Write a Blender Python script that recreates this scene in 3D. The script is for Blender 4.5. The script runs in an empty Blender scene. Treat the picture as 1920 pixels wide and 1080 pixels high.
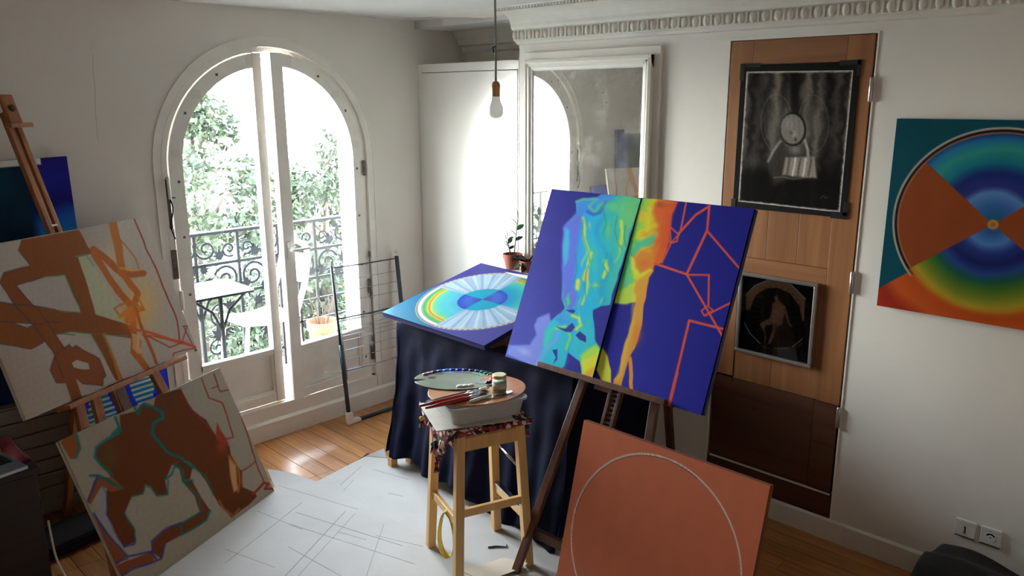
import bpy, bmesh, math, random
import numpy as np
from mathutils import Vector, Matrix

random.seed(7)
rng = np.random.default_rng(11)
PI = math.pi
sc = bpy.context.scene
col = sc.collection

# ------------------------------------------------------------------ camera
YAW, PIT, ROL = math.radians(44.238), math.radians(13.465), math.radians(-0.15)
CAM = Vector((-3.230, -3.953, 1.900))
fw = Vector((math.cos(YAW)*math.cos(PIT), math.sin(YAW)*math.cos(PIT), -math.sin(PIT)))
rt = fw.cross(Vector((0, 0, 1))).normalized()
up = rt.cross(fw)
rt, up = rt*math.cos(ROL)+up*math.sin(ROL), up*math.cos(ROL)-rt*math.sin(ROL)
cd = bpy.data.cameras.new('camera')
cam = bpy.data.objects.new('camera', cd)
col.objects.link(cam)
cd.sensor_width = 36.0
cd.lens = 1483.13/1920*36.0
cd.clip_start = 0.05
cd.clip_end = 300
cam.matrix_world = Matrix((( rt.x, up.x, -fw.x, CAM.x), (rt.y, up.y, -fw.y, CAM.y), (rt.z, up.z, -fw.z, CAM.z), (0, 0, 0, 1)))
sc.camera = cam

# ------------------------------------------------------------------ sky, sun, exposure
W = bpy.data.worlds.new('overcast_sky')
sc.world = W
W.use_nodes = True
bg = W.node_tree.nodes['Background']
# hazy daylight sky: warm white at the horizon, bluer and dimmer overhead
wt = W.node_tree
geo = wt.nodes.new('ShaderNodeTexCoord')
sep = wt.nodes.new('ShaderNodeSeparateXYZ')
srp = wt.nodes.new('ShaderNodeValToRGB')
wt.links.new(geo.outputs['Generated'], sep.inputs['Vector'])
wt.links.new(sep.outputs['Z'], srp.inputs['Fac'])
srp.color_ramp.elements[0].position = 0.0
srp.color_ramp.elements[0].color = (1.0, 0.955, 0.89, 1)
srp.color_ramp.elements[1].position = 1.0
srp.color_ramp.elements[1].color = (0.24, 0.31, 0.42, 1)
e_ = srp.color_ramp.elements.new(0.28)
e_.color = (0.62, 0.655, 0.70, 1)
wt.links.new(srp.outputs['Color'], bg.inputs['Color'])
bg.inputs['Strength'].default_value = 20.0

sd = bpy.data.lights.new('sun', 'SUN')
sd.energy = 5.5
sd.angle = math.radians(2)
sd.color = (1.0, 0.96, 0.88)
sun = bpy.data.objects.new('sun', sd)
col.objects.link(sun)
sun.rotation_euler = Vector((1.0, -0.10, -0.95)).to_track_quat('-Z', 'Y').to_euler()

# sampling portal in the window opening (gives off nothing itself)
pd = bpy.data.lights.new('window_portal', 'AREA')
pd.shape = 'RECTANGLE'
pd.size, pd.size_y = 1.26, 2.06
pd.cycles.is_portal = True
po = bpy.data.objects.new('window_portal', pd)
col.objects.link(po)
po.location = (-1.018, 0.33, 1.19)
po.rotation_euler = (-PI/2, 0, 0)

sc.view_settings.view_transform = 'Standard'
sc.view_settings.look = 'None'
sc.view_settings.gamma = 1.0
sc.view_settings.use_curve_mapping = False
sc.view_settings.exposure = 2.05
sc.cycles.max_bounces = 14
sc.cycles.diffuse_bounces = 8
sc.cycles.glossy_bounces = 5
sc.cycles.transparent_max_bounces = 24
sc.cycles.caustics_reflective = False
sc.cycles.caustics_refractive = False
sc.cycles.sample_clamp_indirect = 8.0

# ------------------------------------------------------------------ materials
def lin(c):
    c = np.asarray(c, float)/255.0
    return np.where(c <= 0.04045, c/12.92, ((c+0.055)/1.055)**2.4)

def nodes_of(name):
    m = bpy.data.materials.new(name)
    m.use_nodes = True
    nt = m.node_tree
    return m, nt, nt.nodes['Principled BSDF']

def mat(name, c, rough=0.6, var=0.08, scale=6.0, bump=0.0, bscale=60.0, metal=0.0, spec=0.5, stretch=None, rand=0.0, coat=0.0):
    """plain procedural material: base colour with a noise variation, optional bump and per-object variation"""
    m, nt, b = nodes_of(name)
    c = lin(c)
    tc = nt.nodes.new('ShaderNodeTexCoord')
    mp = nt.nodes.new('ShaderNodeMapping')
    if stretch: mp.inputs['Scale'].default_value = stretch
    nt.links.new(tc.outputs['Object'], mp.inputs['Vector'])
    nz = nt.nodes.new('ShaderNodeTexNoise')
    nz.inputs['Scale'].default_value = scale
    nz.inputs['Detail'].default_value = 6
    nt.links.new(mp.outputs['Vector'], nz.inputs['Vector'])
    rp = nt.nodes.new('ShaderNodeValToRGB')
    rp.color_ramp.elements[0].position = 0.3
    rp.color_ramp.elements[1].position = 0.7
    rp.color_ramp.elements[0].color = (*(c*(1-var)), 1)
    rp.color_ramp.elements[1].color = (*np.clip(c*(1+var), 0, 1), 1)
    nt.links.new(nz.outputs['Fac'], rp.inputs['Fac'])
    out = rp.outputs['Color']
    if rand:
        oi = nt.nodes.new('ShaderNodeObjectInfo')
        hs = nt.nodes.new('ShaderNodeHueSaturation')
        mr = nt.nodes.new('ShaderNodeMapRange')
        mr.inputs['To Min'].default_value = 1-rand
        mr.inputs['To Max'].default_value = 1+rand
        nt.links.new(oi.outputs['Random'], mr.inputs['Value'])
        nt.links.new(mr.outputs['Result'], hs.inputs['Value'])
        nt.links.new(out, hs.inputs['Color'])
        out = hs.outputs['Color']
    nt.links.new(out, b.inputs['Base Color'])
    b.inputs['Roughness'].default_value = rough
    b.inputs['Metallic'].default_value = metal
    b.inputs['Specular IOR Level'].default_value = spec
    b.inputs['Coat Weight'].default_value = coat
    b.inputs['Coat Roughness'].default_value = 0.15
    if bump:
        n2 = nt.nodes.new('ShaderNodeTexNoise')
        n2.inputs['Scale'].default_value = bscale
        n2.inputs['Detail'].default_value = 4
        nt.links.new(mp.outputs['Vector'], n2.inputs['Vector'])
        bp = nt.nodes.new('ShaderNodeBump')
        bp.inputs['Strength'].default_value = bump
        bp.inputs['Distance'].default_value = 0.01
        nt.links.new(n2.outputs['Fac'], bp.inputs['Height'])
        nt.links.new(bp.outputs['Normal'], b.inputs['Normal'])
    return m

def wood(name, dark, light, rough=0.45, axis='Z', rand=0.12, scale=1.0, knots=False, coat=0.0, bump=0.12):
    """streaky wood: stretched noise along AXIS, per-object brightness, optional knots"""
    m, nt, b = nodes_of(name)
    tc = nt.nodes.new('ShaderNodeTexCoord')
    mp = nt.nodes.new('ShaderNodeMapping')
    s = {'X': (1.2, 22, 22), 'Y': (22, 1.2, 22), 'Z': (22, 22, 1.2)}[axis]
    mp.inputs['Scale'].default_value = tuple(v*scale for v in s)
    oi = nt.nodes.new('ShaderNodeObjectInfo')
    ml = nt.nodes.new('ShaderNodeVectorMath'); ml.operation = 'SCALE'
    cx = nt.nodes.new('ShaderNodeCombineXYZ')
    for k in range(3): nt.links.new(oi.outputs['Random'], cx.inputs[k])
    nt.links.new(cx.outputs['Vector'], ml.inputs[0]); ml.inputs['Scale'].default_value = 37.0
    ad = nt.nodes.new('ShaderNodeVectorMath'); ad.operation = 'ADD'
    nt.links.new(tc.outputs['Object'], mp.inputs['Vector'])
    nt.links.new(mp.outputs['Vector'], ad.inputs[0]); nt.links.new(ml.outputs['Vector'], ad.inputs[1])
    nz = nt.nodes.new('ShaderNodeTexNoise')
    nz.inputs['Scale'].default_value = 1.6
    nz.inputs['Detail'].default_value = 8
    nz.inputs['Distortion'].default_value = 0.7
    nt.links.new(ad.outputs['Vector'], nz.inputs['Vector'])
    rp = nt.nodes.new('ShaderNodeValToRGB')
    rp.color_ramp.elements[0].position = 0.28
    rp.color_ramp.elements[1].position = 0.72
    rp.color_ramp.elements[0].color = (*lin(dark), 1)
    rp.color_ramp.elements[1].color = (*lin(light), 1)
    nt.links.new(nz.outputs['Fac'], rp.inputs['Fac'])
    out = rp.outputs['Color']
    if knots:
        vo = nt.nodes.new('ShaderNodeTexVoronoi')
        vo.inputs['Scale'].default_value = 7.5
        vo.inputs['Randomness'].default_value = 1.0
        nt.links.new(tc.outputs['Object'], vo.inputs['Vector'])
        r2 = nt.nodes.new('ShaderNodeValToRGB')
        r2.color_ramp.elements[0].position = 0.045
        r2.color_ramp.elements[0].color = (1, 1, 1, 1)
        r2.color_ramp.elements[1].position = 0.085
        r2.color_ramp.elements[1].color = (0, 0, 0, 1)
        nt.links.new(vo.outputs['Distance'], r2.inputs['Fac'])
        mx = nt.nodes.new('ShaderNodeMix'); mx.data_type = 'RGBA'
        nt.links.new(r2.outputs['Color'], mx.inputs['Factor'])
        nt.links.new(out, mx.inputs['A'])
        mx.inputs['B'].default_value = (*lin((58, 28, 12)), 1)
        out = mx.outputs['Result']
    hs = nt.nodes.new('ShaderNodeHueSaturation')
    mr = nt.nodes.new('ShaderNodeMapRange')
    mr.inputs['To Min'].default_value = 1-rand
    mr.inputs['To Max'].default_value = 1+rand
    nt.links.new(oi.outputs['Random'], mr.inputs['Value'])
    nt.links.new(mr.outputs['Result'], hs.inputs['Value'])
    nt.links.new(out, hs.inputs['Color'])
    nt.links.new(hs.outputs['Color'], b.inputs['Base Color'])
    b.inputs['Roughness'].default_value = rough
    b.inputs['Coat Weight'].default_value = coat
    b.inputs['Coat Roughness'].default_value = 0.18
    bp = nt.nodes.new('ShaderNodeBump')
    bp.inputs['Strength'].default_value = bump
    bp.inputs['Distance'].default_value = 0.004
    nt.links.new(nz.outputs['Fac'], bp.inputs['Height'])
    nt.links.new(bp.outputs['Normal'], b.inputs['Normal'])
    return m

def clear_glass(name, tint=(1, 1, 1), refl=0.06, rough=0.0):
    m = bpy.data.materials.new(name); m.use_nodes = True
    nt = m.node_tree; nt.nodes.clear()
    o = nt.nodes.new('ShaderNodeOutputMaterial')
    t = nt.nodes.new('ShaderNodeBsdfTransparent'); t.inputs['Color'].default_value = (*tint, 1)
    g = nt.nodes.new('ShaderNodeBsdfGlossy'); g.inputs['Roughness'].default_value = rough
    lw = nt.nodes.new('ShaderNodeFresnel'); lw.inputs['IOR'].default_value = 1.3
    nz = nt.nodes.new('ShaderNodeTexNoise'); nz.inputs['Scale'].default_value = 3
    mr = nt.nodes.new('ShaderNodeMapRange'); mr.inputs['To Min'].default_value = refl*0.8; mr.inputs['To Max'].default_value = refl*1.2
    nt.links.new(nz.outputs['Fac'], mr.inputs['Value'])
    ad = nt.nodes.new('ShaderNodeMath'); ad.operation = 'ADD'
    ml = nt.nodes.new('ShaderNodeMath'); ml.operation = 'MULTIPLY'; ml.inputs[1].default_value = 0.6
    nt.links.new(lw.outputs['Fac'], ml.inputs[0])
    nt.links.new(ml.outputs[0], ad.inputs[0]); nt.links.new(mr.outputs['Result'], ad.inputs[1])
    mx = nt.nodes.new('ShaderNodeMixShader')
    nt.links.new(ad.outputs[0], mx.inputs['Fac'])
    nt.links.new(t.outputs[0], mx.inputs[1]); nt.links.new(g.outputs[0], mx.inputs[2])
    nt.links.new(mx.outputs[0], o.inputs['Surface'])
    return m

def painted(name, rough=0.55, bump=0.15):
    """artist paint: the colours of the picture come from the mesh's own colour attribute, with a canvas-weave relief"""
    m, nt, b = nodes_of(name)
    at = nt.nodes.new('ShaderNodeAttribute'); at.attribute_name = 'paint'
    nt.links.new(at.outputs['Color'], b.inputs['Base Color'])
    tc = nt.nodes.new('ShaderNodeTexCoord')
    nz = nt.nodes.new('ShaderNodeTexNoise'); nz.inputs['Scale'].default_value = 55; nz.inputs['Detail'].default_value = 6
    nt.links.new(tc.outputs['Object'], nz.inputs['Vector'])
    bp = nt.nodes.new('ShaderNodeBump'); bp.inputs['Strength'].default_value = bump; bp.inputs['Distance'].default_value = 0.003
    nt.links.new(nz.outputs['Fac'], bp.inputs['Height']); nt.links.new(bp.outputs['Normal'], b.inputs['Normal'])
    b.inputs['Roughness'].default_value = rough
    b.inputs['Specular IOR Level'].default_value = 0.10
    return m

M = {}
M['wall'] = mat('white_wall_paint', (227, 222, 215), 0.75, 0.025, 1.6, 0.12, 25)
M['ceil'] = mat('ceiling_paint', (208, 206, 203), 0.8, 0.02, 1.2, 0.1, 20)
M['white'] = mat('white_gloss_paint', (226, 222, 214), 0.38, 0.03, 5, 0.06, 40)
M['joinery'] = mat('old_white_joinery_paint', (234, 230, 223), 0.42, 0.05, 9, 0.12, 50)
M['cupboard'] = mat('glossy_cupboard_paint', (228, 226, 222), 0.12, 0.015, 2, 0.0, 6, spec=0.6)
M['plaster'] = mat('plaster_moulding', (222, 218, 209), 0.7, 0.04, 14)
M['dirt'] = mat('grimy_metal', (104, 98, 90), 0.5, 0.4, 30, metal=0.5)
M['gap'] = mat('dark_gap', (20, 16, 13), 0.9, 0.2)
M['plank'] = wood('oak_floorboard', (148, 92, 46), (196, 138, 80), 0.33, 'Y', 0.10, coat=0.25, bump=0.05)
M['subfloor'] = mat('dark_subfloor', (30, 20, 12), 0.9)
M['pine'] = wood('old_pine_door', (126, 80, 46), (154, 104, 64), 0.42, 'Z', 0.06, 0.6, knots=True)
M['pineh'] = wood('old_pine_rail', (122, 77, 44), (150, 101, 62), 0.42, 'Y', 0.06, 0.6, knots=True)
M['beech'] = wood('pale_beech', (206, 160, 98), (228, 186, 128), 0.42, 'Z', 0.04, 0.7)
M['walnut'] = wood('dark_walnut_easel', (72, 42, 28), (112, 70, 50), 0.4, 'Z', 0.06)
M['easelw'] = wood('oiled_beech_easel', (138, 84, 44), (172, 112, 64), 0.42, 'Z', 0.05)
M['oldwood'] = wood('old_table_wood', (90, 55, 32), (134, 88, 54), 0.5, 'Y', 0.05)
M['trunkw'] = wood('black_brown_chest_wood', (26, 15, 12), (44, 26, 20), 0.55, 'X', 0.08)
M['navy'] = mat('navy_tablecloth', (13, 16, 40), 0.9, 0.18, 5, 0.15, 180, spec=0.15)
M['black'] = mat('black_fabric', (14, 13, 15), 0.9, 0.3, 10, 0.2, 90)
M['blackboard'] = mat('black_card', (11, 10, 10), 0.8, 0.15, 12, spec=0.2)
M['tape'] = mat('black_tape', (12, 12, 13), 0.4, 0.1, 20)
M['silver'] = mat('brushed_silver_frame', (176, 172, 165), 0.3, 0.06, 30, metal=0.85)
M['chrome'] = mat('chrome', (200, 202, 205), 0.15, 0.02, metal=1.0)
M['steel'] = mat('dark_grey_tube', (52, 62, 68), 0.35, 0.08, 30, metal=0.3)
M['wire'] = mat('grey_wire', (150, 154, 158), 0.3, 0.05, metal=0.6)
M['plastic'] = mat('white_plastic', (222, 220, 212), 0.4, 0.02)
M['cardboard'] = mat('grey_floor_card', (182, 177, 172), 0.8, 0.07, 4, 0.1, 30)
M['card2'] = mat('beige_card', (196, 180, 160), 0.8, 0.07, 8)
M['scuff'] = mat('graphite_scuff', (138, 130, 124), 0.9, 0.2, 40)
M['terra'] = mat('terracotta', (150, 84, 60), 0.8, 0.12, 14, 0.1, 60)
M['soil'] = mat('potting_soil', (42, 30, 22), 0.95, 0.4, 40, 0.6, 80)
M['leaf'] = mat('glossy_leaf', (52, 92, 40), 0.3, 0.25, 20)
M['leafd'] = mat('dark_trailing_leaf', (28, 46, 30), 0.35, 0.2, 20)
M['stem'] = mat('plant_stem', (70, 84, 46), 0.5, 0.2, 20)
M['bark'] = mat('tree_bark', (58, 48, 40), 0.9, 0.3, 14, 0.4, 20)
M['foliage'] = mat('tree_foliage', (30, 44, 22), 0.7, 0.5, 0.9)
M['foliage2'] = mat('birch_foliage', (42, 50, 24), 0.7, 0.4, 0.9)
M['iron'] = mat('wrought_iron', (20, 21, 25), 0.6, 0.2, 30, spec=0.15)
M['stone'] = mat('balcony_stone', (170, 164, 155), 0.85, 0.1, 6, 0.2, 40)
M['facade'] = mat('sunlit_render', (232, 230, 226), 0.85, 0.04, 3)
M['street'] = mat('pale_street', (150, 148, 142), 0.9, 0.12, 0.4)
M['pane'] = clear_glass('window_glass', (0.93, 0.96, 0.95), 0.03)
M['picglass'] = clear_glass('picture_glass', (0.96, 0.96, 0.96), 0.02)
M['jarglass'] = clear_glass('jar_glass', (0.82, 0.90, 0.84), 0.10, 0.03)
M['canvas_edge'] = mat('raw_canvas_edge', (206, 198, 184), 0.85, 0.06, 20)
M['stretcher'] = wood('pine_stretcher', (170, 130, 84), (200, 160, 112), 0.6, 'Z', 0.05)
M['paint'] = painted('oil_paint')
M['paint_matte'] = painted('charcoal_on_paper', 0.9, 0.05)
M['paint_gloss'] = painted('photo_print', 0.35, 0.0)
M['brownedge'] = mat('brown_canvas_edge', (120, 62, 40), 0.6, 0.1, 10)
M['blueedge'] = mat('blue_canvas_edge', (22, 22, 92), 0.6, 0.15, 10)
M['tealedge'] = mat('teal_canvas_edge', (20, 86, 110), 0.5, 0.15, 10)
M['radiator'] = mat('grey_radiator_enamel', (150, 140, 130), 0.45, 0.05, 8)
M['bulb'] = mat('frosted_bulb', (236, 236, 234), 0.25, 0.01)
def bulb_material():
    m = bpy.data.materials.new('frosted_bulb_glass'); m.use_nodes = True
    nt = m.node_tree; b = nt.nodes['Principled BSDF']
    b.inputs['Base Color'].default_value = (.9, .9, .88, 1); b.inputs['Roughness'].default_value = .25
    t = nt.nodes.new('ShaderNodeBsdfTranslucent'); nz = nt.nodes.new('ShaderNodeTexNoise'); nz.inputs['Scale'].default_value = 40
    rp = nt.nodes.new('ShaderNodeValToRGB'); rp.color_ramp.elements[0].color = (.88, .88, .86, 1); rp.color_ramp.elements[1].color = (.95, .95, .93, 1)
    nt.links.new(nz.outputs['Fac'], rp.inputs['Fac']); nt.links.new(rp.outputs['Color'], t.inputs['Color'])
    mx = nt.nodes.new('ShaderNodeMixShader'); mx.inputs['Fac'].default_value = .55
    nt.links.new(b.outputs[0], mx.inputs[1]); nt.links.new(t.outputs[0], mx.inputs[2]); nt.links.new(mx.outputs[0], nt.nodes['Material Output'].inputs['Surface'])
    return m
M['bulb'] = bulb_material()
M['greenedge'] = mat('shaded_green_edge', (16, 44, 34), 0.6, 0.4, 6)  # green canvas edge with the shade of the seam put into its colour
M['darkpine'] = wood('dark_brown_pine', (66, 36, 18), (92, 54, 30), 0.5, 'Y', 0.06, 0.6, knots=True)  # darker brown wood for the lower door boards
M['bakelite'] = mat('tan_wood_socket', (186, 142, 92), 0.45, 0.1, 20)
M['cord'] = mat('grey_cord', (150, 148, 146), 0.6, 0.05)
M['alu'] = mat('laptop_aluminium', (168, 170, 174), 0.35, 0.02, metal=0.7)
M['screen'] = mat('dark_screen', (10, 10, 12), 0.12, 0.1)
M['key'] = mat('black_key', (18, 18, 20), 0.5, 0.1)
M['redcloth'] = mat('dark_red_cloth', (120, 22, 26), 0.85, 0.2, 20, 0.2, 120)
M['cable'] = mat('white_cable', (214, 210, 202), 0.45, 0.03)
M['yellow'] = mat('yellow_masking_tape', (226, 204, 92), 0.6, 0.08, 12)
M['palette'] = wood('oiled_palette_wood', (166, 108, 70), (190, 132, 92), 0.35, 'X', 0.03)
M['brushred'] = mat('red_brush_handle', (150, 30, 24), 0.25, 0.08, 20)
M['brushdark'] = mat('dark_brush_handle', (60, 44, 34), 0.35, 0.1, 20)
M['bristle'] = mat('brush_bristle', (96, 74, 56), 0.8, 0.2, 60)
M['metalcap'] = mat('pale_gold_lid', (196, 182, 138), 0.4, 0.08, 14, metal=0.3)
M['board'] = mat('grey_chipboard', (190, 182, 170), 0.8, 0.08, 20)
M['folding'] = mat('white_garden_paint', (236, 236, 234), 0.5, 0.02)
M['translucent'] = None

def tub_material():
    m, nt, b = nodes_of('translucent_tub_plastic')
    nz = nt.nodes.new('ShaderNodeTexNoise'); nz.inputs['Scale'].default_value = 12
    rp = nt.nodes.new('ShaderNodeValToRGB')
    rp.color_ramp.elements[0].color = (*lin((196, 198, 198)), 1); rp.color_ramp.elements[1].color = (*lin((226, 226, 226)), 1)
    nt.links.new(nz.outputs['Fac'], rp.inputs['Fac']); nt.links.new(rp.outputs['Color'], b.inputs['Base Color'])
    b.inputs['Roughness'].default_value = 0.3
    b.inputs['Alpha'].default_value = 0.62
    return m
M['translucent'] = tub_material()

def textile_material():
    """woven dark-red, black and cream geometric textile"""
    m, nt, b = nodes_of('woven_geometric_textile')
    tc = nt.nodes.new('ShaderNodeTexCoord')
    mp = nt.nodes.new('ShaderNodeMapping'); mp.inputs['Rotation'].default_value = (0.4, 0.3, 0.5)
    nt.links.new(tc.outputs['Object'], mp.inputs['Vector'])
    wv = nt.nodes.new('ShaderNodeTexVoronoi'); wv.inputs['Scale'].default_value = 62; wv.distance = 'MANHATTAN'
    nt.links.new(mp.outputs['Vector'], wv.inputs['Vector'])
    rp = nt.nodes.new('ShaderNodeValToRGB'); rp.color_ramp.interpolation = 'CONSTANT'
    e = rp.color_ramp.elements
    e[0].position = 0; e[0].color = (*lin((26, 22, 26)), 1)
    e[1].position = 0.26; e[1].color = (*lin((132, 40, 48)), 1)
    for p, c in ((0.46, (212, 196, 178)), (0.70, (34, 34, 42)), (0.82, (150, 56, 62))):
        x = e.new(p); x.color = (*lin(c), 1)
    nt.links.new(wv.outputs['Distance'], rp.inputs['Fac'])
    sx = nt.nodes.new('ShaderNodeSeparateColor')
    nt.links.new(wv.outputs['Color'], sx.inputs['Color'])
    nt.links.new(sx.outputs['Red'], rp.inputs['Fac'])
    nt.links.new(rp.outputs['Color'], b.inputs['Base Color'])
    b.inputs['Roughness'].default_value = 0.9
    return m
M['textile'] = textile_material()

def mirror_material():
    """old silvered mirror with tarnish towards the edges"""
    m, nt, b = nodes_of('old_mirror_silver')
    tc = nt.nodes.new('ShaderNodeTexCoord')
    nz = nt.nodes.new('ShaderNodeTexNoise'); nz.inputs['Scale'].default_value = 5.5; nz.inputs['Detail'].default_value = 9; nz.inputs['Roughness'].default_value = 0.7
    nt.links.new(tc.outputs['Object'], nz.inputs['Vector'])
    rp = nt.nodes.new('ShaderNodeValToRGB')
    rp.color_ramp.elements[0].position = 0.50; rp.color_ramp.elements[0].color = (0, 0, 0, 1)
    rp.color_ramp.elements[1].position = 0.78; rp.color_ramp.elements[1].color = (1, 1, 1, 1)
    nt.links.new(nz.outputs['Fac'], rp.inputs['Fac'])
    b.inputs['Base Color'].default_value = (0.95, 0.96, 0.93, 1)
    b.inputs['Metallic'].default_value = 1.0
    b.inputs['Roughness'].default_value = 0.02
    d = nt.nodes.new('ShaderNodeBsdfDiffuse'); d.inputs['Color'].default_value = (0.55, 0.55, 0.50, 1)
    mx = nt.nodes.new('ShaderNodeMixShader')
    ml = nt.nodes.new('ShaderNodeMath'); ml.operation = 'MULTIPLY_ADD'; ml.inputs[1].default_value = 0.5; ml.inputs[2].default_value = 0.15
    nt.links.new(rp.outputs['Color'], ml.inputs[0])
    nt.links.new(ml.outputs[0], mx.inputs['Fac'])
    nt.links.new(b.outputs[0], mx.inputs[1]); nt.links.new(d.outputs[0], mx.inputs[2])
    nt.links.new(mx.outputs[0], nt.nodes['Material Output'].inputs['Surface'])
    return m
M['mirror'] = mirror_material()

# ------------------------------------------------------------------ mesh helpers
def V(*a): return Vector(a)

def root_loc(o):
    p = Vector((0, 0, 0))
    while o is not None:
        p += o.location
        o = o.parent
    return p

class MB:
    """collects shapes given in world coordinates; build() links them as ONE mesh object"""
    def __init__(s): s.v = []; s.f = []
    def add(s, vs, fs):
        n = len(s.v); s.v += [tuple(p) for p in vs]; s.f += [tuple(i+n for i in f) for f in fs]; return s
    def box(s, a, b):
        x0, y0, z0 = (min(a[i], b[i]) for i in range(3)); x1, y1, z1 = (max(a[i], b[i]) for i in range(3))
        return s.add([(x0,y0,z0),(x1,y0,z0),(x1,y1,z0),(x0,y1,z0),(x0,y0,z1),(x1,y0,z1),(x1,y1,z1),(x0,y1,z1)],
                     [(0,3,2,1),(4,5,6,7),(0,1,5,4),(1,2,6,5),(2,3,7,6),(3,0,4,7)])
    def obox(s, c, ax, ay, az):
        """box by centre and three half-axis vectors"""
        c, ax, ay, az = map(Vector, (c, ax, ay, az))
        if ax.cross(ay).dot(az) < 0: ax = -ax
        vs = [c+i*ax+j*ay+k*az for k in (-1, 1) for i, j in ((-1,-1),(1,-1),(1,1),(-1,1))]
        return s.add(vs, [(0,3,2,1),(4,5,6,7),(0,1,5,4),(1,2,6,5),(2,3,7,6),(3,0,4,7)])
    def bar(s, a, b, w, d, side=(0, 0, 1)):
        """rectangular bar from a to b; w along the direction nearest SIDE, d along the third"""
        a, b = Vector(a), Vector(b); t = (b-a); L = t.length; t.normalize()
        n = Vector(side); n = (n-t*n.dot(t))
        if n.length < 1e-5: n = Vector((1, 0, 0)); n = n-t*n.dot(t)
        n.normalize(); m = t.cross(n)
        return s.obox((a+b)/2, t*L/2, n*w/2, m*d/2)
    def tube(s, pts, r, k=8, caps=True):
        pts = [Vector(p) for p in pts]; n = len(pts); base = len(s.v); vs = []; fs = []
        rr = r if hasattr(r, '__len__') else [r]*n
        ref = None
        for i, p in enumerate(pts):
            t = (pts[min(i+1, n-1)]-pts[max(i-1, 0)]).normalized()
            if ref is None:
                ref = Vector((0, 0, 1)) if abs(t.z) < 0.9 else Vector((1, 0, 0))
            a = (ref-t*ref.dot(t)); a.normalize(); b = t.cross(a); ref = a
            for j in range(k):
                q = 2*PI*j/k; vs.append(p+(a*math.cos(q)+b*math.sin(q))*rr[i])
        for i in range(n-1):
            for j in range(k):
                fs.append((i*k+j, i*k+(j+1)%k, (i+1)*k+(j+1)%k, (i+1)*k+j))
        if caps: fs += [tuple(range(k-1, -1, -1)), tuple((n-1)*k+j for j in range(k))]
        return s.add(vs, fs)
    def lathe(s, prof, c, k=24, axis=(0, 0, 1)):
        """prof: (radius, height) pairs turned round AXIS through c"""
        c = Vector(c); z = Vector(axis).normalized(); x = Vector((1, 0, 0)) if abs(z.x) < 0.9 else Vector((0, 1, 0))
        x = (x-z*x.dot(z)).normalized(); y = z.cross(x); vs = []; fs = []
        for r, h in prof:
            for j in range(k):
                q = 2*PI*j/k; vs.append(c+z*h+(x*math.cos(q)+y*math.sin(q))*r)
        for i in range(len(prof)-1):
            for j in range(k):
                fs.append((i*k+j, i*k+(j+1)%k, (i+1)*k+(j+1)%k, (i+1)*k+j))
        fs.append(tuple(range(k-1, -1, -1))); fs.append(tuple((len(prof)-1)*k+j for j in range(k)))
        return s.add(vs, fs)
    def prism(s, poly, d):
        """poly: 3-D outline; extruded by vector d"""
        n = len(poly); d = Vector(d); P = [Vector(p) for p in poly]
        return s.add(P+[p+d for p in P], [tuple(range(n-1, -1, -1)), tuple(range(n, 2*n))]+[(i, (i+1)%n, n+(i+1)%n, n+i) for i in range(n)])
    def grid(s, fn, nu, nv):
        vs = [fn(i/nu, j/nv) for j in range(nv+1) for i in range(nu+1)]
        return s.add(vs, [(j*(nu+1)+i, j*(nu+1)+i+1, (j+1)*(nu+1)+i+1, (j+1)*(nu+1)+i) for j in range(nv) for i in range(nu)])
    def ball(s, c, r, k=12, sq=(1, 1, 1)):
        c = Vector(c); vs = []; fs = []; h = k//2
        for i in range(h+1):
            t = PI*i/h
            for j in range(k):
                q = 2*PI*j/k; vs.append(c+Vector((math.sin(t)*math.cos(q)*r*sq[0], math.sin(t)*math.sin(q)*r*sq[1], math.cos(t)*r*sq[2])))
        for i in range(h):
            for j in range(k): fs.append((i*k+j, (i+1)*k+j, (i+1)*k+(j+1)%k, i*k+(j+1)%k))
        return s.add(vs, fs)
    def build(s, name, m, parent=None, smooth=False, bevel=0.0, fix=True, solid=0.0):
        me = bpy.data.meshes.new(name)
        off = root_loc(parent)
        me.from_pydata([(p[0]-off.x, p[1]-off.y, p[2]-off.z) for p in s.v], [], s.f)
        if fix:
            bm = bmesh.new(); bm.from_mesh(me)
            bmesh.ops.remove_doubles(bm, verts=bm.verts, dist=1e-6)
            bmesh.ops.recalc_face_normals(bm, faces=bm.faces)
            bm.to_mesh(me); bm.free()
        me.materials.append(M[m] if isinstance(m, str) else m)
        if smooth:
            for p in me.polygons: p.use_smooth = True
        o = bpy.data.objects.new(name, me); col.objects.link(o)
        if parent is not None: o.parent = parent
        if solid:
            md = o.modifiers.new('solid', 'SOLIDIFY'); md.thickness = solid; md.offset = 0
        if bevel:
            md = o.modifiers.new('bevel', 'BEVEL'); md.width = bevel; md.segments = 2; md.limit_method = 'ANGLE'; md.angle_limit = math.radians(40)
        return o

def tag(o, label=None, cat=None, group=None, kind=None):
    if label: o['label'] = label
    if cat: o['category'] = cat
    if group: o['group'] = group
    if kind: o['kind'] = kind
    return o

def thing(name, label, cat, loc=(0, 0, 0), group=None, kind=None):
    o = bpy.data.objects.new(name, None); col.objects.link(o)
    o.empty_display_size = 0.05
    o.location = loc
    return tag(o, label, cat, group, kind)

def copy_of(o, parent, loc=None):
    c = o.copy(); col.objects.link(c); c.parent = parent
    if loc is not None: c.location = loc
    return c

def struct(o, label=None): return tag(o, label, None, None, 'structure')

# ================================================================== THE ROOM
ZC = 2.36                      # ceiling
X0, Y0 = -4.45, -5.30          # far ends of the room, behind the viewer
WT = 0.30                      # thickness of the window wall
AX, AZ, AR = -1.018, 1.565, 0.610   # arch centre x, springing height, radius of the opening
SILL = 0.19

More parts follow.
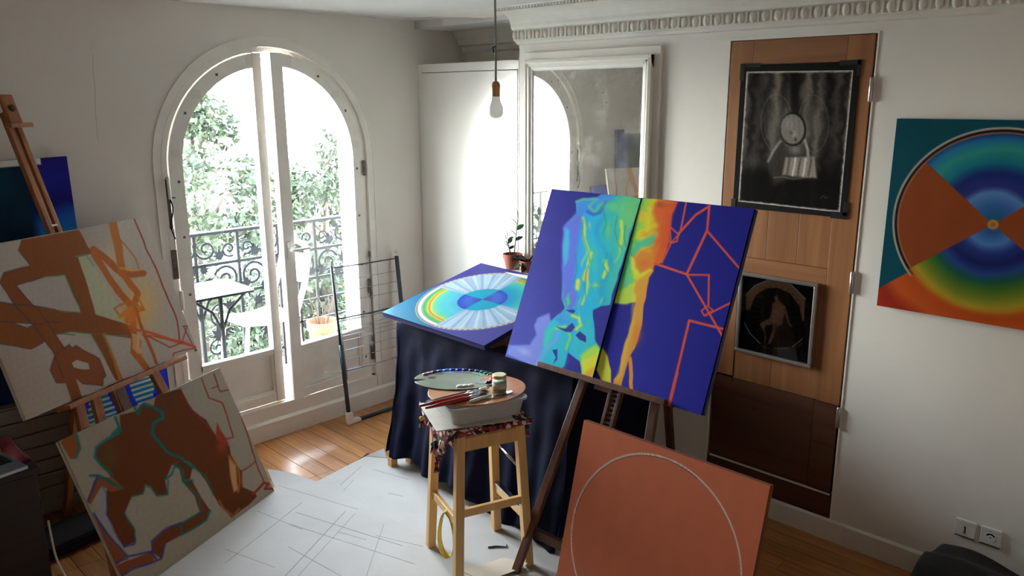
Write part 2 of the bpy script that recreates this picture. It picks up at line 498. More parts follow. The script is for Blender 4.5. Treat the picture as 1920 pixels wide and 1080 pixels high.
# ---- floor: dark sub-floor and single boards running towards the window
fl = struct(MB().box((X0-.1, Y0-.1, -0.12), (0.55, 0.3, -0.020)).build('floor', 'subfloor'), 'dark sub-floor under the oak floorboards')
BW = 0.0955
plank_meshes = {}
def plank_mesh(L):
    if L not in plank_meshes:
        o = MB().box((-BW/2+0.0014, -L/2+0.001, -0.020), (BW/2-0.0014, L/2-0.001, 0.0)).build('plank', 'plank', None, bevel=0)
        plank_meshes[L] = o.data; bpy.data.objects.remove(o)
    return plank_meshes[L]
for i in range(int(-X0/BW)):
    x = -BW*(i+0.5)
    y = 0.0 + (0.35 if i % 2 else 0.0)*0
    Ls = [random.choice((0.6, 0.9, 1.2)), 1.5, 1.2, 1.5, 1.2]
    rest = -Y0
    yy = 0.0
    for L in Ls:
        if yy-L < Y0: break
        o = bpy.data.objects.new('plank', plank_mesh(L)); col.objects.link(o)
        o.parent = fl; o.location = (x, yy-L/2, 0)
        yy -= L

# ---- window wall with the arched opening
w = MB()
arc = [(AX+AR*math.cos(PI-PI*k/40), AZ+AR*math.sin(PI*k/40)) for k in range(41)]
w.box((X0, 0, -0.1), (AX-AR, WT, ZC+0.1))
w.box((AX+AR, 0, -0.1), (0.40, WT, ZC+0.1))
w.box((AX-AR, 0, -0.1), (AX+AR, WT, SILL))
for (xa, za), (xb, zb) in zip(arc[:-1], arc[1:]):
    w.add([(xa,0,za),(xb,0,zb),(xb,0,ZC+.1),(xa,0,ZC+.1),(xa,WT,za),(xb,WT,zb),(xb,WT,ZC+.1),(xa,WT,ZC+.1)],
          [(0,1,2,3),(7,6,5,4),(0,4,5,1),(3,2,6,7)])
wl = struct(w.build('wall_left', 'wall', fix=False), 'white window wall with an arched opening')
# outside face of the house wall, rendered white
w = MB()
for (xa, za), (xb, zb) in zip(arc[:-1], arc[1:]):
    w.add([(xa,WT+.002,za),(xb,WT+.002,zb),(xb,WT+.002,ZC+1),(xa,WT+.002,ZC+1)], [(0,1,2,3)])
w.box((X0, WT+.002, -6), (AX-AR, WT+.01, ZC+1)); w.box((AX+AR, WT+.002, -6), (4, WT+.01, ZC+1)); w.box((AX-AR, WT+.002, -6), (AX+AR, WT+.01, SILL-.05))
struct(w.build('wall_outside', 'facade', fix=False), 'sunlit white outer wall face')

# ---- right wall, open behind the pine door
DY0, DY1, DZ1 = -2.135, -2.756, 2.146
w = MB()
w.box((0, -0.868, -0.1), (0.12, DY0, ZC+.1)); w.box((0, DY1, -0.1), (0.12, Y0, ZC+.1)); w.box((0, DY0, DZ1), (0.12, DY1, ZC+.1)); w.box((0.07, DY0, -0.1), (0.12, DY1, DZ1))
struct(w.build('wall_right', 'wall'), 'white wall with the mirror and the pine door')
w = MB(); w.box((0.40, 0.0, -0.1), (0.50, -0.9, ZC+.1)); w.box((0.12, -0.868, -0.1), (0.50, -0.95, ZC+.1))
struct(w.build('wall_alcove', 'wall'), 'back and side of the alcove above the cupboard')
struct(MB().box((X0, Y0-.1, -.1), (0.12, Y0, ZC+.1)).build('wall_back', 'wall'), 'white wall opposite the window')
struct(MB().box((X0-.1, Y0-.1, -.1), (X0, WT, ZC+.1)).build('wall_side', 'wall'), 'white wall opposite the mirror')
c = MB().box((X0-.1, Y0-.1, ZC), (0.50, WT, ZC+.1))
# the ceiling dips over the left end of the window wall
c.add([(-1.93,0,ZC+.01),(-3.2,0,2.10),(-3.2,0,ZC+.01),(-1.93,-.05,ZC+.01),(-3.2,-.40,ZC+.01)], [(0,1,2),(0,3,4,1),(1,4,2)])
struct(c.build('ceiling', 'ceil'), 'white plaster ceiling')
# soffit over the alcove
struct(MB().box((-0.02, 0, 2.315), (0.40, -0.868, ZC)).build('ceiling_soffit', 'ceil'), 'lower ceiling edge over the alcove')

# hairline plaster crack
ck = MB().tube([(-1.880, -.0003, 2.10), (-1.888, -.0003, 2.05), (-1.890, -.0003, 1.95), (-1.901, -.0003, 1.84), (-1.905, -.0003, 1.72)], .0006, 5).build('plaster_crack', 'scuff', wl)
# baseboards
b = MB()
prof = [(0,0),(0,0.098),(-0.006,0.098),(-0.014,0.090),(-0.014,0)]
b.prism([(x, -1.95, z) for x, z in prof], (0, Y0+1.95, 0))
struct(b.build('baseboard_right', 'white'), 'white baseboard under the pine door')
b = MB(); prof = [(0,0),(0,0.112),(-0.006,0.112),(-0.018,0.098),(-0.018,0)]
b.prism([(-0.01, y, z) for y, z in prof], (X0+.01, 0, 0))
struct(b.build('baseboard_left', 'white'), 'white baseboard under the arched window')

# ---- cornice with egg-and-dart on the right wall
tr = MB()
P = [(0.0,2.180),(-0.020,2.184),(-0.030,2.196),(-0.046,2.203),(-0.048,2.252),(-0.060,2.256),(-0.066,2.268)]
P += [(-0.066-0.10*(1-math.cos(t)), 2.268+0.075*math.sin(t)) for t in [PI/2*k/8 for k in range(1, 9)]]
P += [(-0.175,2.345),(-0.178,2.3525),(-0.198,2.3535),(-0.205,ZC),(0.0,ZC)]
tr.prism([(x, -0.868, z) for x, z in P], (0, Y0+0.868, 0))
cornice = struct(tr.build('trim_1', 'plaster'), 'white plaster cornice with egg-and-dart row')
egg_o = MB().ball((0, 0, 0), 0.0225, 10, (0.62, 0.72, 1.05)).build('egg', 'plaster', None, smooth=True)
dart_o = MB().obox((0, 0, 0), (0.009, 0, 0), (0, 0.0042, 0), (0, 0, 0.021)).build('dart', 'plaster')
n = 0
y = -0.885
while y > -4.3:
    for src, dy in ((egg_o, 0), (dart_o, -0.0275)):
        o = bpy.data.objects.new(src.name.split('.')[0], src.data); col.objects.link(o)
        o.parent = cornice; o.location = (-0.050, y+dy, 2.2275)
    y -= 0.055
for o in (egg_o, dart_o): bpy.data.objects.remove(o)
bd = MB()
y = -0.88
while y > -4.3:
    bd.obox((-0.187, y, 2.3475), (0.010, 0, 0), (0, 0.006, 0.002), (0, -0.002, 0.006)); y -= 0.021
tag(bd.build('leaf_beading', 'plaster', cornice), kind='stuff')
# broken piece of cornice over the alcove and the one at its back
tr = MB(); tr.prism([(0.40-0.0, 0, 2.19), (0.375, 0, 2.195), (0.365, 0, 2.225), (0.335, 0, 2.232), (0.33, 0, 2.262), (0.29, 0, 2.315), (0.40, 0, 2.315)], (0, -0.868, 0))
struct(tr.build('trim_2', 'plaster'), 'plain plaster moulding at the back of the alcove')
tr = MB()
for a, bb in ((-0.19, -0.05),):
    tr.prism([(-0.205, -0.12, ZC), (-0.19, -0.40, 2.347), (-0.03, -0.62, 2.335), (0.0, -0.868, 2.34), (-0.205, -0.868, ZC)], (0, 0, 0.02))
struct(tr.build('trim_3', 'plaster'), 'broken end of the ceiling moulding')

# architrave round the arch
tr = MB()
def arch_strip(mb, r0, r1, y0, y1, zb, cx=AX, cz=AZ, n=40):
    pts = [(-1, zb, None)]
    ring = []
    ring.append((cx-r0, zb, cx-r1, zb))
    for k in range(n+1):
        a = PI-PI*k/n
        ring.append((cx+r0*math.cos(a), cz+r0*math.sin(a), cx+r1*math.cos(a), cz+r1*math.sin(a)))
    ring.append((cx+r0, zb, cx+r1, zb))
    vs = []; fs = []
    for (xa, za, xb, zb2) in ring: vs += [(xa, y0, za), (xb, y0, zb2), (xb, y1, zb2), (xa, y1, za)]
    m = len(ring)
    for i in range(m-1):
        for j in range(4): fs.append((4*i+j, 4*i+(j+1)%4, 4*(i+1)+(j+1)%4, 4*(i+1)+j))
    fs += [(0, 1, 2, 3), (4*m-4, 4*m-3, 4*m-2, 4*m-1)]
    mb.add(vs, fs)
arch_strip(tr, 0.604, 0.612, -0.006, 0.03, SILL); arch_strip(tr, 0.612, 0.650, -0.004, 0.0, 0.115); arch_strip(tr, 0.648, 0.654, -0.008, 0.0, 0.115)
struct(tr.build('trim_4', 'joinery'), 'thin painted surround of the arched window')

# ================================================================== FRENCH WINDOW
win = thing('window_1', 'white arched French window with the right leaf ajar', None, (AX, 0, SILL), kind='structure')
f = MB(); arch_strip(f, 0.578, 0.611, 0.012, 0.075, SILL)
f.box((AX-.60, 0.012, SILL), (AX+.60, 0.10, SILL+.012))
f.build('outer_frame', 'joinery', win)

def leaf(tagname, hx, hy, sg, Wd, ang, Rl, SW, MW):
    """one arched leaf; local s runs from the hinge, t into the room, z up"""
    ca, sa = math.cos(ang), math.sin(ang)
    def Wp(s, t, z): return (hx+sg*(s*ca), hy-s*sa-t*ca*1.0, z)
    root = bpy.data.objects.new(tagname, None); col.objects.link(root); root.parent = win
    cx = Rl                                  # arch centre in s
    z0, zp0, zp1, zg = 0.208, 0.262, 0.492, 0.522
    T0, T1 = -0.045, 0.0
    # curved stile
    fr = MB(); ring = [(0, z0, SW, z0)]
    n = 22; amax = math.acos((Wd-cx)/Rl) if Wd < 2*Rl else 0
    for k in range(n+1):
        a = PI-(PI-amax)*k/n
        ring.append((cx+Rl*math.cos(a), AZ+Rl*math.sin(a), cx+(Rl-SW)*math.cos(a), AZ+(Rl-SW)*math.sin(a)))
    vs = []; fs = []
    for (s0, za, s1, zb) in ring:
        s1 = min(s1, Wd)
        vs += [Wp(s0, T1, za), Wp(s1, T1, zb), Wp(s1, T0, zb), Wp(s0, T0, za)]
    m = len(ring)
    for i in range(m-1):
        for j in range(4): fs.append((4*i+j, 4*i+(j+1)%4, 4*(i+1)+(j+1)%4, 4*(i+1)+j))
    fs += [(0,1,2,3), (4*m-4,4*m-3,4*m-2,4*m-1)]
    fr.add(vs, fs); fr.build('arched_stile', 'joinery', root)
    def bx(s0, s1, za, zb, t0, t1):
        q = MB(); P8 = [Wp(s, t, z) for z in (za, zb) for s, t in ((s0, t0), (s1, t0), (s1, t1), (s0, t1))]
        q.add(P8, [(0,3,2,1),(4,5,6,7),(0,1,5,4),(1,2,6,5),(2,3,7,6),(3,0,4,7)]); return q
    ztop = AZ+math.sqrt(max(0, Rl**2-(Wd-cx)**2))
    bx(Wd-MW, Wd, z0, ztop, T0-.006, T1+.004).build('meeting_stile', 'joinery', root, bevel=0.003)
    bx(SW-.01, Wd-MW, zp1, zg, T0, T1).build('middle_rail', 'joinery', root, bevel=0.003)
    bx(SW-.01, Wd-MW, z0, zp0, T0, T1).build('bottom_rail', 'joinery', root, bevel=0.003)
    bx(SW-.005, Wd-MW+.005, zp0-.005, zp1+.005, -.034, -.022).build('panel', 'joinery', root)
    md = MB()
    for (s0, s1, za, zb) in ((SW, Wd-MW, zp1-.014, zp1), (SW, Wd-MW, zp0, zp0+.014), (SW, SW+.014, zp0+.014, zp1-.014), (Wd-MW-.014, Wd-MW, zp0+.014, zp1-.014)):
        q = bx(s0, s1, za, zb, -.024, -.010); md.add(q.v, q.f)
    md.build('panel_moulding', 'joinery', root)
    # glass
    g = MB(); loop = [(SW-.004, zg-.004), (Wd-MW+.004, zg-.004)]
    Rg = Rl-SW+.004
    zt = AZ+math.sqrt(max(0, Rg**2-(Wd-MW+.004-cx)**2))
    loop.append((Wd-MW+.004, zt))
    a0 = math.acos(max(-1, min(1, (Wd-MW+.004-cx)/Rg)))
    for k in range(1, 19):
        a = a0+(PI-a0)*k/18; loop.append((cx+Rg*math.cos(a), AZ+Rg*math.sin(a)))
    P1 = [Wp(s, -.024, z) for s, z in loop]; P2 = [Wp(s, -.020, z) for s, z in loop]; k = len(loop)
    g.add(P1+P2, [tuple(range(k-1, -1, -1)), tuple(range(k, 2*k))]+[(i, (i+1)%k, k+(i+1)%k, k+i) for i in range(k)])
    g.build('pane', 'pane', root)
    # little square pegs along the stiles
    pegs = []
    for z in (0.33, 0.62, 0.92, 1.22, 1.5): pegs.append((SW*0.6, z))
    for z in (0.50, 0.80, 1.15, 1.5): pegs.append((Wd-MW*0.4, z))
    for a in (150, 122): pegs.append((cx+(Rl-SW*.5)*math.cos(math.radians(a)), AZ+(Rl-SW*.5)*math.sin(math.radians(a))))
    for s, z in pegs:
        q = bx(s-.006, s+.006, z-.006, z+.006, 0.0, 0.003); q.build('peg', 'dirt', root)
    # patched corner joints
    for a in (172, 138, 100):
        s, z = cx+(Rl-SW*.5)*math.cos(math.radians(a)), AZ+(Rl-SW*.5)*math.sin(math.radians(a))
        if s < Wd-MW:
            q = bx(s-.022, s+.022, z-.022, z+.022, 0.0, 0.0018); q.build('patch', 'white', root)
    return root, bx
lf, bxl = leaf('left_leaf', AX-0.573, 0.004, 1, 0.537, 0.0, 0.573, 0.070, 0.052)
rl, bxr = leaf('right_leaf', AX+0.573, 0.004, -1, 0.588, math.radians(5.6), 0.573, 0.066, 0.072)
# lever handle on the right leaf, hinges
h = bxr(0.545, 0.570, 1.035, 1.135, 0.004, 0.010); h.build('handle_plate', 'plastic', rl, bevel=0.003)
h = MB(); hp = Vector(bxr(0.557, 0.558, 1.088, 1.089, 0.01, 0.011).v[0])
h.tube([hp, hp+V(0, -.035, 0), hp+V(.012, -.045, 0), hp+V(.10, -.05, .004)], [.009, .009, .009, .007], 10)
h.build('handle_lever', 'plastic', rl, smooth=True)
for z in (0.90, 0.42):
    MB().lathe([(0.009, -.05), (0.011, -.045), (0.011, .045), (0.009, .05)], (AX-0.580, -0.006, z), 10).build('hinge', 'joinery', lf, smooth=True)
for z in (0.35, 0.78, 1.50):
    MB().lathe([(0.008, -.045), (0.010, -.04), (0.010, .04), (0.008, .045)], (AX+0.580, -0.006, z), 10).build('hinge', 'dirt', rl, smooth=True)
# rusty shutter catch and strap on the left jamb
ct = thing('shutter_catch', 'rusty metal shutter catch with looped cord on left window jamb', 'window catch', (AX-0.598, -.004, 1.02))
MB().box((AX-.611, -.012, 1.015), (AX-.583, -.002, 1.165)).build('catch_plate', 'dirt', ct, bevel=.002)
MB().box((AX-.602, -.006, 1.27), (AX-.586, -.002, 1.52)).build('worn_slot', 'dirt', ct)
MB().tube([(AX-.594, -.014, 1.53), (AX-.594, -.02, 1.50), (AX-.592, -.02, 1.42)], .008, 8).build('cord_tip', 'plastic', ct, smooth=True)
MB().tube([(AX-.592+.009*math.sin(t), -.018, 1.42-.20*t/7.0) for t in [k*.35 for k in range(21)]], .0035, 6).build('cord', 'black', ct, smooth=True)
MB().bar((AX-.60, -.016, 1.43), (AX-.565, -.016, 1.425), .006, .006).build('hook', 'dirt', ct)
MB().tube([(AX-.586, -.010, 1.27), (AX-.588, -.012, 1.17)], .002, 5).build('pull_wire', 'dirt', ct)

# ================================================================== CUPBOARD, ALCOVE
cp = thing('cupboard', 'tall flush white cupboard in the corner beside the mirror', 'cupboard', (0, -0.45, 0))
MB().box((0.004, -0.002, 0), (0.10, -0.866, 2.10)).build('carcass', 'gap', cp)
k = MB(); k.box((-0.002, -0.002, 2.056), (0.40, -0.866, 2.105)); k.box((-0.002, -0.002, 0), (0.02, -0.036, 2.056)); k.box((-0.002, -0.8615, 0), (0.02, -0.866, 2.056))
k.build('face_frame', 'cupboard', cp)
MB().box((-0.006, -0.0395, 0.12), (0.018, -0.858, 2.0525)).build('door', 'cupboard', cp, bevel=.0015)

# ================================================================== PINE DOOR
dr = struct(thing('door_1', 'old bare pine door patched from boards', None, (0.03, (DY0+DY1)/2, 0.1), kind='structure'))
def dpart(name, y0, y1, z0, z1, m='pine', x=0.0, t=0.03):
    return MB().box((x, y0, z0), (x+t, y1, z1)).build(name, m, dr, bevel=.0015)
dpart('stile', -2.142, -2.2455, 0.635, 2.137); dpart('stile', -2.645, -2.748, 0.625, 2.137, x=-.001)
dpart('rail', -2.2465, -2.6440, 2.038, 2.138, 'pineh', x=-.0005)
dpart('rail', -2.2465, -2.6440, 1.078, 1.205, 'pineh'); 
for a, bb in ((-2.2465, -2.365), (-2.366, -2.505), (-2.506, -2.6440)): dpart('panel_board', a, bb, 1.206, 2.037, x=.004)
for a, bb in ((-2.2465, -2.43), (-2.431, -2.6440)): dpart('panel_board', a, bb, 0.626, 1.077, x=.004)
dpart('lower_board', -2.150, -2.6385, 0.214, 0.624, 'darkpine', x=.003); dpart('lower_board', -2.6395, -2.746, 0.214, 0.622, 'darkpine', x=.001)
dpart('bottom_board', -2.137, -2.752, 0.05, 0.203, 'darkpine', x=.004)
dpart('chipped_edge', -2.150, -2.745, 0.2045, 0.2125, 'plaster', x=-.001, t=.01)
for z in (1.93, 1.165, 0.575):
    hg = MB().lathe([(.006, -.047), (.0085, -.043), (.0085, .043), (.006, .047)], (-.008, -2.752, z), 10).build('hinge', 'silver', dr, smooth=True)
struct(MB().box((-.004, DY1, 0.1), (.05, DY1-.006, DZ1)).box((-.004, DY0+.12, DZ1-.006), (.05, DY1, DZ1+.002)).build('trim_5', 'joinery'), 'thin painted strip round the pine door')

# ================================================================== OUTSIDE
struct(MB().box((-2.6, WT+.01, 0.02), (1.2, 0.90, 0.14)).build('balcony_floor', 'stone'), 'stone balcony floor outside the window')
struct(MB().box((-60, 1.2, -7.2), (60, 120, -7.0)).build('street_ground', 'street'), 'pale street far below the balcony')

# ================================================================== PAINTED PICTURES
# The pictures are drawn stroke by stroke into a colour attribute of each canvas mesh.  Outlines were
# traced on paper-flat drawings, so a plane-to-plane map (homography) straightens them to canvas u, v.
def homography(dst):
    A = []
    for (U, Vv), (x, y) in zip(((0, 0), (1, 0), (1, 1), (0, 1)), dst):
        A.append([U, Vv, 1, 0, 0, 0, -x*U, -x*Vv, -x]); A.append([0, 0, 0, U, Vv, 1, -y*U, -y*Vv, -y])
    return np.linalg.svd(np.array(A, float))[2][-1].reshape(3, 3)

class Art:
    def __init__(s, nu, nv, corners=None):
        s.nu, s.nv = nu, nv
        u, v = np.meshgrid(np.linspace(0, 1, nu+1), np.linspace(0, 1, nv+1))
        s.u, s.v = u.ravel(), v.ravel()
        if corners is None: s.x, s.y = s.u*100, s.v*100
        else:
            h = homography(corners); d = h[2, 0]*s.u+h[2, 1]*s.v+h[2, 2]
            s.x = (h[0, 0]*s.u+h[0, 1]*s.v+h[0, 2])/d; s.y = (h[1, 0]*s.u+h[1, 1]*s.v+h[1, 2])/d
        s.c = np.zeros((len(s.u), 3)); s.o = (0, 0, 1.0)
    def at(s, x0, y0, k): s.o = (x0, y0, k); return s
    def P(s, pts): p = np.array(pts, float); return p/s.o[2]+np.array(s.o[:2])
    def noise(s, f, seed=0, oct=4):
        r = np.random.default_rng(seed); z = np.zeros(len(s.x)); a = 1.0
        for _ in range(oct):
            for _ in range(3):
                t = r.uniform(0, 2*PI); z += a*np.sin((s.x*math.cos(t)+s.y*math.sin(t))*f+r.uniform(0, 6.28)+1.7*np.sin((s.x*math.sin(t)-s.y*math.cos(t))*f*0.7+r.uniform(0, 6.28)))
            f *= 2.1; a *= 0.5
        return z/5.0
    def folds(s, fx, fy, seed=0):
        r = np.random.default_rng(seed); z = np.zeros(len(s.x)); w = 3.2*s.noise(.022, seed+50, 2)
        for k, a in ((1, 1.0), (1.9, .6), (3.3, .35)):
            z += a*np.sin(s.x*fx*k+s.y*fy*k*.6+w*k**.5+r.uniform(0, 6.28)+1.2*np.sin(s.y*fy*3*k+r.uniform(0, 6.28)))
        return z/1.95
    def base(s, c): s.c[:] = np.array(c, float); return s
    def mix(s, a, c):
        a = np.clip(a, 0, 1)[:, None]; s.c = s.c*(1-a)+np.asarray(c, float)*a; return s
    def segd(s, p, a, b, X=None, Y=None):
        X = s.x if X is None else X; Y = s.y if Y is None else Y
        d = b-a; L = max(d@d, 1e-9); t = np.clip(((X-a[0])*d[0]+(Y-a[1])*d[1])/L, 0, 1)
        return np.hypot(X-a[0]-t*d[0], Y-a[1]-t*d[1])
    def sd(s, pts, X=None, Y=None):
        X = s.x if X is None else X; Y = s.y if Y is None else Y
        p = s.P(pts); inside = np.zeros(len(X), bool); dm = np.full(len(X), 1e9); n = len(p)
        for i in range(n):
            a, b = p[i], p[(i+1) % n]
            dm = np.minimum(dm, s.segd(None, a, b, X, Y))
            if a[1] != b[1]:
                inside ^= ((a[1] > Y) != (b[1] > Y)) & (X < (b[0]-a[0])*(Y-a[1])/(b[1]-a[1])+a[0])
        return np.where(inside, -dm, dm)
    wobble = 0.0
    def fill(s, pts, c, soft=1.2, a=1.0, wob=None, seed=1):
        X, Y = s.x, s.y; wob = s.wobble if wob is None else wob
        if wob: X = X+wob*1.5*s.noise(.07, seed, 2); Y = Y+wob*1.5*s.noise(.07, seed+9, 2)
        return s.mix(a*np.clip(0.5-s.sd(pts, X, Y)/soft, 0, 1), c)
    def stroke(s, pts, wd, c, soft=1.2, a=1.0, wob=None, seed=1, close=False):
        wob = s.wobble if wob is None else wob
        p = s.P(pts); X, Y = s.x, s.y
        if wob: X = X+wob*1.5*s.noise(.07, seed, 2); Y = Y+wob*1.5*s.noise(.07, seed+9, 2)
        dm = np.full(len(X), 1e9); n = len(p)
        for i in range(n if close else n-1): dm = np.minimum(dm, s.segd(None, p[i], p[(i+1) % n], X, Y))
        return s.mix(a*np.clip(0.5-(dm-wd/2)/soft, 0, 1), c)
    def glow(s, cx, cy, r, c, a=1.0, ry=None, rot=0.0):
        q = s.P([(cx, cy)])[0]; dx, dy = s.x-q[0], s.y-q[1]; ca, sa = math.cos(rot), math.sin(rot)
        ex, ey = (dx*ca+dy*sa)/r, (-dx*sa+dy*ca)/(ry or r)
        return s.mix(a*np.exp(-(ex*ex+ey*ey)), c)
    def grain(s, k, f=.5, seed=3):
        s.c = s.c*(1+k*s.noise(f, seed))[:, None]; return s

def ramp(t, stops):
    t = np.clip(t, 0, 1); x = [p for p, _ in stops]; C = np.array([c for _, c in stops], float)
    return np.stack([np.interp(t, x, C[:, k]) for k in range(3)], 1)

def picture(name, art, TL, TR, BL, parent, m='paint', gain=1.0, lift=0.0, cap=0.86):
    """flat grid of coloured vertices between three corners; gain turns the sampled tones into paint reflectance"""
    TL, TR, BL = (np.array(p, float) for p in (TL, TR, BL))
    off = root_loc(parent); o3 = np.array((off.x, off.y, off.z))
    e1, e2 = TR-TL, BL-TL; n = np.cross(e2, e1); n /= np.linalg.norm(n)
    P = TL+art.u[:, None]*e1+art.v[:, None]*e2+n*lift-o3
    nu, nv = art.nu, art.nv
    i, j = np.meshgrid(np.arange(nu), np.arange(nv)); k = (j*(nu+1)+i).ravel()
    F = np.stack([k, k+nu+1, k+nu+2, k+1], 1)
    me = bpy.data.meshes.new(name)
    me.vertices.add(len(P)); me.vertices.foreach_set('co', P.astype('f').ravel())
    me.loops.add(F.size); me.loops.foreach_set('vertex_index', F.astype('i').ravel())
    me.polygons.add(len(F)); me.polygons.foreach_set('loop_start', np.arange(0, F.size, 4, dtype='i'))
    me.update(calc_edges=True)
    L = np.clip(lin(np.clip(art.c, 0, 255))/gain, 0, cap)
    ca = me.color_attributes.new('paint', 'FLOAT_COLOR', 'POINT')
    ca.data.foreach_set('color', np.concatenate([L, np.ones((len(L), 1))], 1).astype('f').ravel())
    me.materials.append(M[m])
    o = bpy.data.objects.new(name, me); col.objects.link(o); o.parent = parent
    return o

def canvas(name, label, art, TL, TR, BL, th=0.022, edge='canvas_edge', gain=1.0, group=None, cat='painting'):
    TL, TR, BL = Vector(TL), Vector(TR), Vector(BL)
    e1, e2 = TR-TL, BL-TL; n = e2.cross(e1).normalized(); BR = TR+e2
    t = thing(name, label, cat, (BL+BR)/2-n*th, group)
    picture('painted_front', art, TL, TR, BL, t, gain=gain, lift=0.0006)
    a, b = e1.normalized(), e2.normalized()
    wr = MB().prism([TL, TR, BR, BL], -n*th*0.30)
    for P0, P1, inn in ((TL, TR, b), (BL, BR, -b), (TL, BL, a), (TR, BR, -a)):
        wr.prism([P0, P1, P1+inn*.0015, P0+inn*.0015], -n*th)
    wr.build('canvas_wrap', edge, t)
    a, b = e1.normalized(), e2.normalized(); wd = 0.042
    c0 = (TL+BR)/2-n*(th*0.66)
    for s in (-1, 1):
        MB().obox(c0+a*s*(e1.length/2-wd/2-.0025), a*wd/2, b*(e2.length/2-.0025), n*th*0.32).build('stretcher_bar', 'stretcher', t)
        MB().obox(c0+b*s*(e2.length/2-wd/2-.0025), a*(e1.length/2-wd-.004), b*wd/2, n*th*0.32).build('stretcher_bar', 'stretcher', t)
    return t

# ---- 1. the two blue canvases of the diptych ---------------------------------------------------
BLUE = (24, 25, 122)
def field_left(A):
    """cyan-green drapery: colour drifts from blue at its left edge to green at the seam"""
    wx = 9*A.noise(.03, 5)+4*A.noise(.09, 6)
    t = (A.x-(1078-(A.y-380)*0.10)+wx)/125.0
    c = ramp(t, [(0, (58, 110, 205)), (.14, (40, 140, 205)), (.3, (22, 158, 196)), (.5, (24, 160, 185)), (.72, (60, 172, 150)), (1.0, (96, 180, 112))])
    g = np.clip((A.y-470)/120, 0, 1)[:, None]
    c = c*(1-g*.45)+np.array((24, 165, 205))*g*.45
    z = A.folds(.085, .012, 31)
    lo, hi = np.clip(-z-.25, 0, 1)[:, None]*.55, np.clip(z-.35, 0, 1)[:, None]*.8
    c = c*(1-lo)+np.array((16, 118, 178))*lo
    c = c*(1-hi)+np.array((92, 184, 128))*hi
    e = np.clip(A.folds(.14, .016, 44)-.72, 0, 1)[:, None]*2.0
    return c*(1-np.clip(e, 0, .8))+np.array((178, 200, 84))*np.clip(e, 0, .8)
DL = Art(150, 250, [(1034, 354), (1200, 370), (1111, 717), (949, 666)])
DL.wobble = 2.2
A = DL.base(BLUE)
A.mix(np.clip((A.y-480)/260, 0, 1)*np.clip(1.25-(A.x-949)/190, 0, 1), (72, 84, 168))
A.mix(.12*np.clip(A.noise(.05, 2), 0, 1), (70, 66, 160))
A.at(930, 330, 2.298)
# pale blue ghost figure, lower left
A.fill([(50,765),(60,725),(150,722),(175,680),(165,640),(180,610),(235,585),(250,640),(240,690),(215,740),(185,825)], (112, 126, 208), 5, .9)
A.glow(125, 752, 12, (150, 160, 226), .6, 6, .4)
fl_ = field_left(A)
A.fill([(345,112),(380,97),(430,92),(450,76),(520,80),(622,92),(492,548),(455,553),(424,575),(430,650),(432,700),(445,750),(412,890),(398,885),(380,870),(368,800),(320,758),(325,720),(330,690),(320,668),(290,660),(262,640),(250,612),(270,590),(300,575),(286,520),(286,430),(290,300),(285,225),(310,190),(345,160)], fl_, 2)
A.fill([(250,612),(275,590),(300,575),(330,560),(345,520),(300,560),(262,610),(300,650),(325,660),(330,690),(318,760),(300,815),(270,845),(185,815),(190,770),(205,720),(215,660),(240,620)], (34, 162, 188), 2)
# periwinkle fold on the left flank
A.fill([(288,220),(318,185),(352,150),(372,170),(345,300),(345,380),(335,470),(350,520),(320,560),(290,520),(286,420)], (82, 98, 196), 9, .92)
A.fill([(295,222),(312,230),(318,290),(315,345),(298,380),(292,330)], (50, 160, 205), 5)
A.fill([(345,112),(380,97),(430,92),(452,76),(515,82),(480,110),(440,118),(420,150),(380,150),(372,170),(350,160)], (52, 122, 208), 5)
A.stroke([(345,112),(375,100),(432,100),(400,128),(425,150),(455,120)], 4, (70, 170, 140), 4)
A.stroke([(395,148),(420,162),(445,155),(470,110)], 5, (40, 84, 180), 4)
# green lights
A.glow(500, 130, 45/2.298, (92, 186, 118), .8, 30/2.298)
A.glow(570, 160, 42/2.298, (104, 186, 112), .85, 75/2.298, .2)
A.glow(480, 230, 20/2.298, (96, 182, 118), .7, 45/2.298)
# yellow seams of the cloth
for pts, w_ in (([(378,175),(385,215),(380,260),(400,330),(398,380),(408,325)], 7), ([(540,190),(545,235),(535,290)], 10), ([(472,360),(480,395),(465,430)], 9), ([(398,380),(395,470),(375,545)], 5), ([(357,450),(352,480)], 13), ([(385,440),(395,405)], 13)):
    A.stroke(pts, w_/2.298+1.2, (196, 206, 64), 6)
A.stroke([(388,445),(394,408)], 4, (226, 140, 50), 4)
A.stroke([(352,470),(356,460)], 3.4, (222, 180, 60), 4)
A.glow(430, 465, 18/2.298, (130, 190, 110), .9, 10/2.298)
for pts in ([(378,180),(372,240),(395,320),(405,370)], [(520,170),(510,230),(530,300)], [(455,140),(470,200),(460,250)], [(345,330),(350,400),(340,460)], [(560,210),(552,260),(556,300)], [(478,330),(466,380),(484,410)], [(400,380),(382,470),(388,520)]):
    A.stroke(pts, 1.2, (10, 110, 140), 4, .65)
A.fill([(300,560),(318,500),(335,480),(345,500),(345,545),(330,570)], (86, 104, 200), 5)
A.fill([(305,520),(318,497),(322,540),(308,560)], (60, 176, 130), 4)
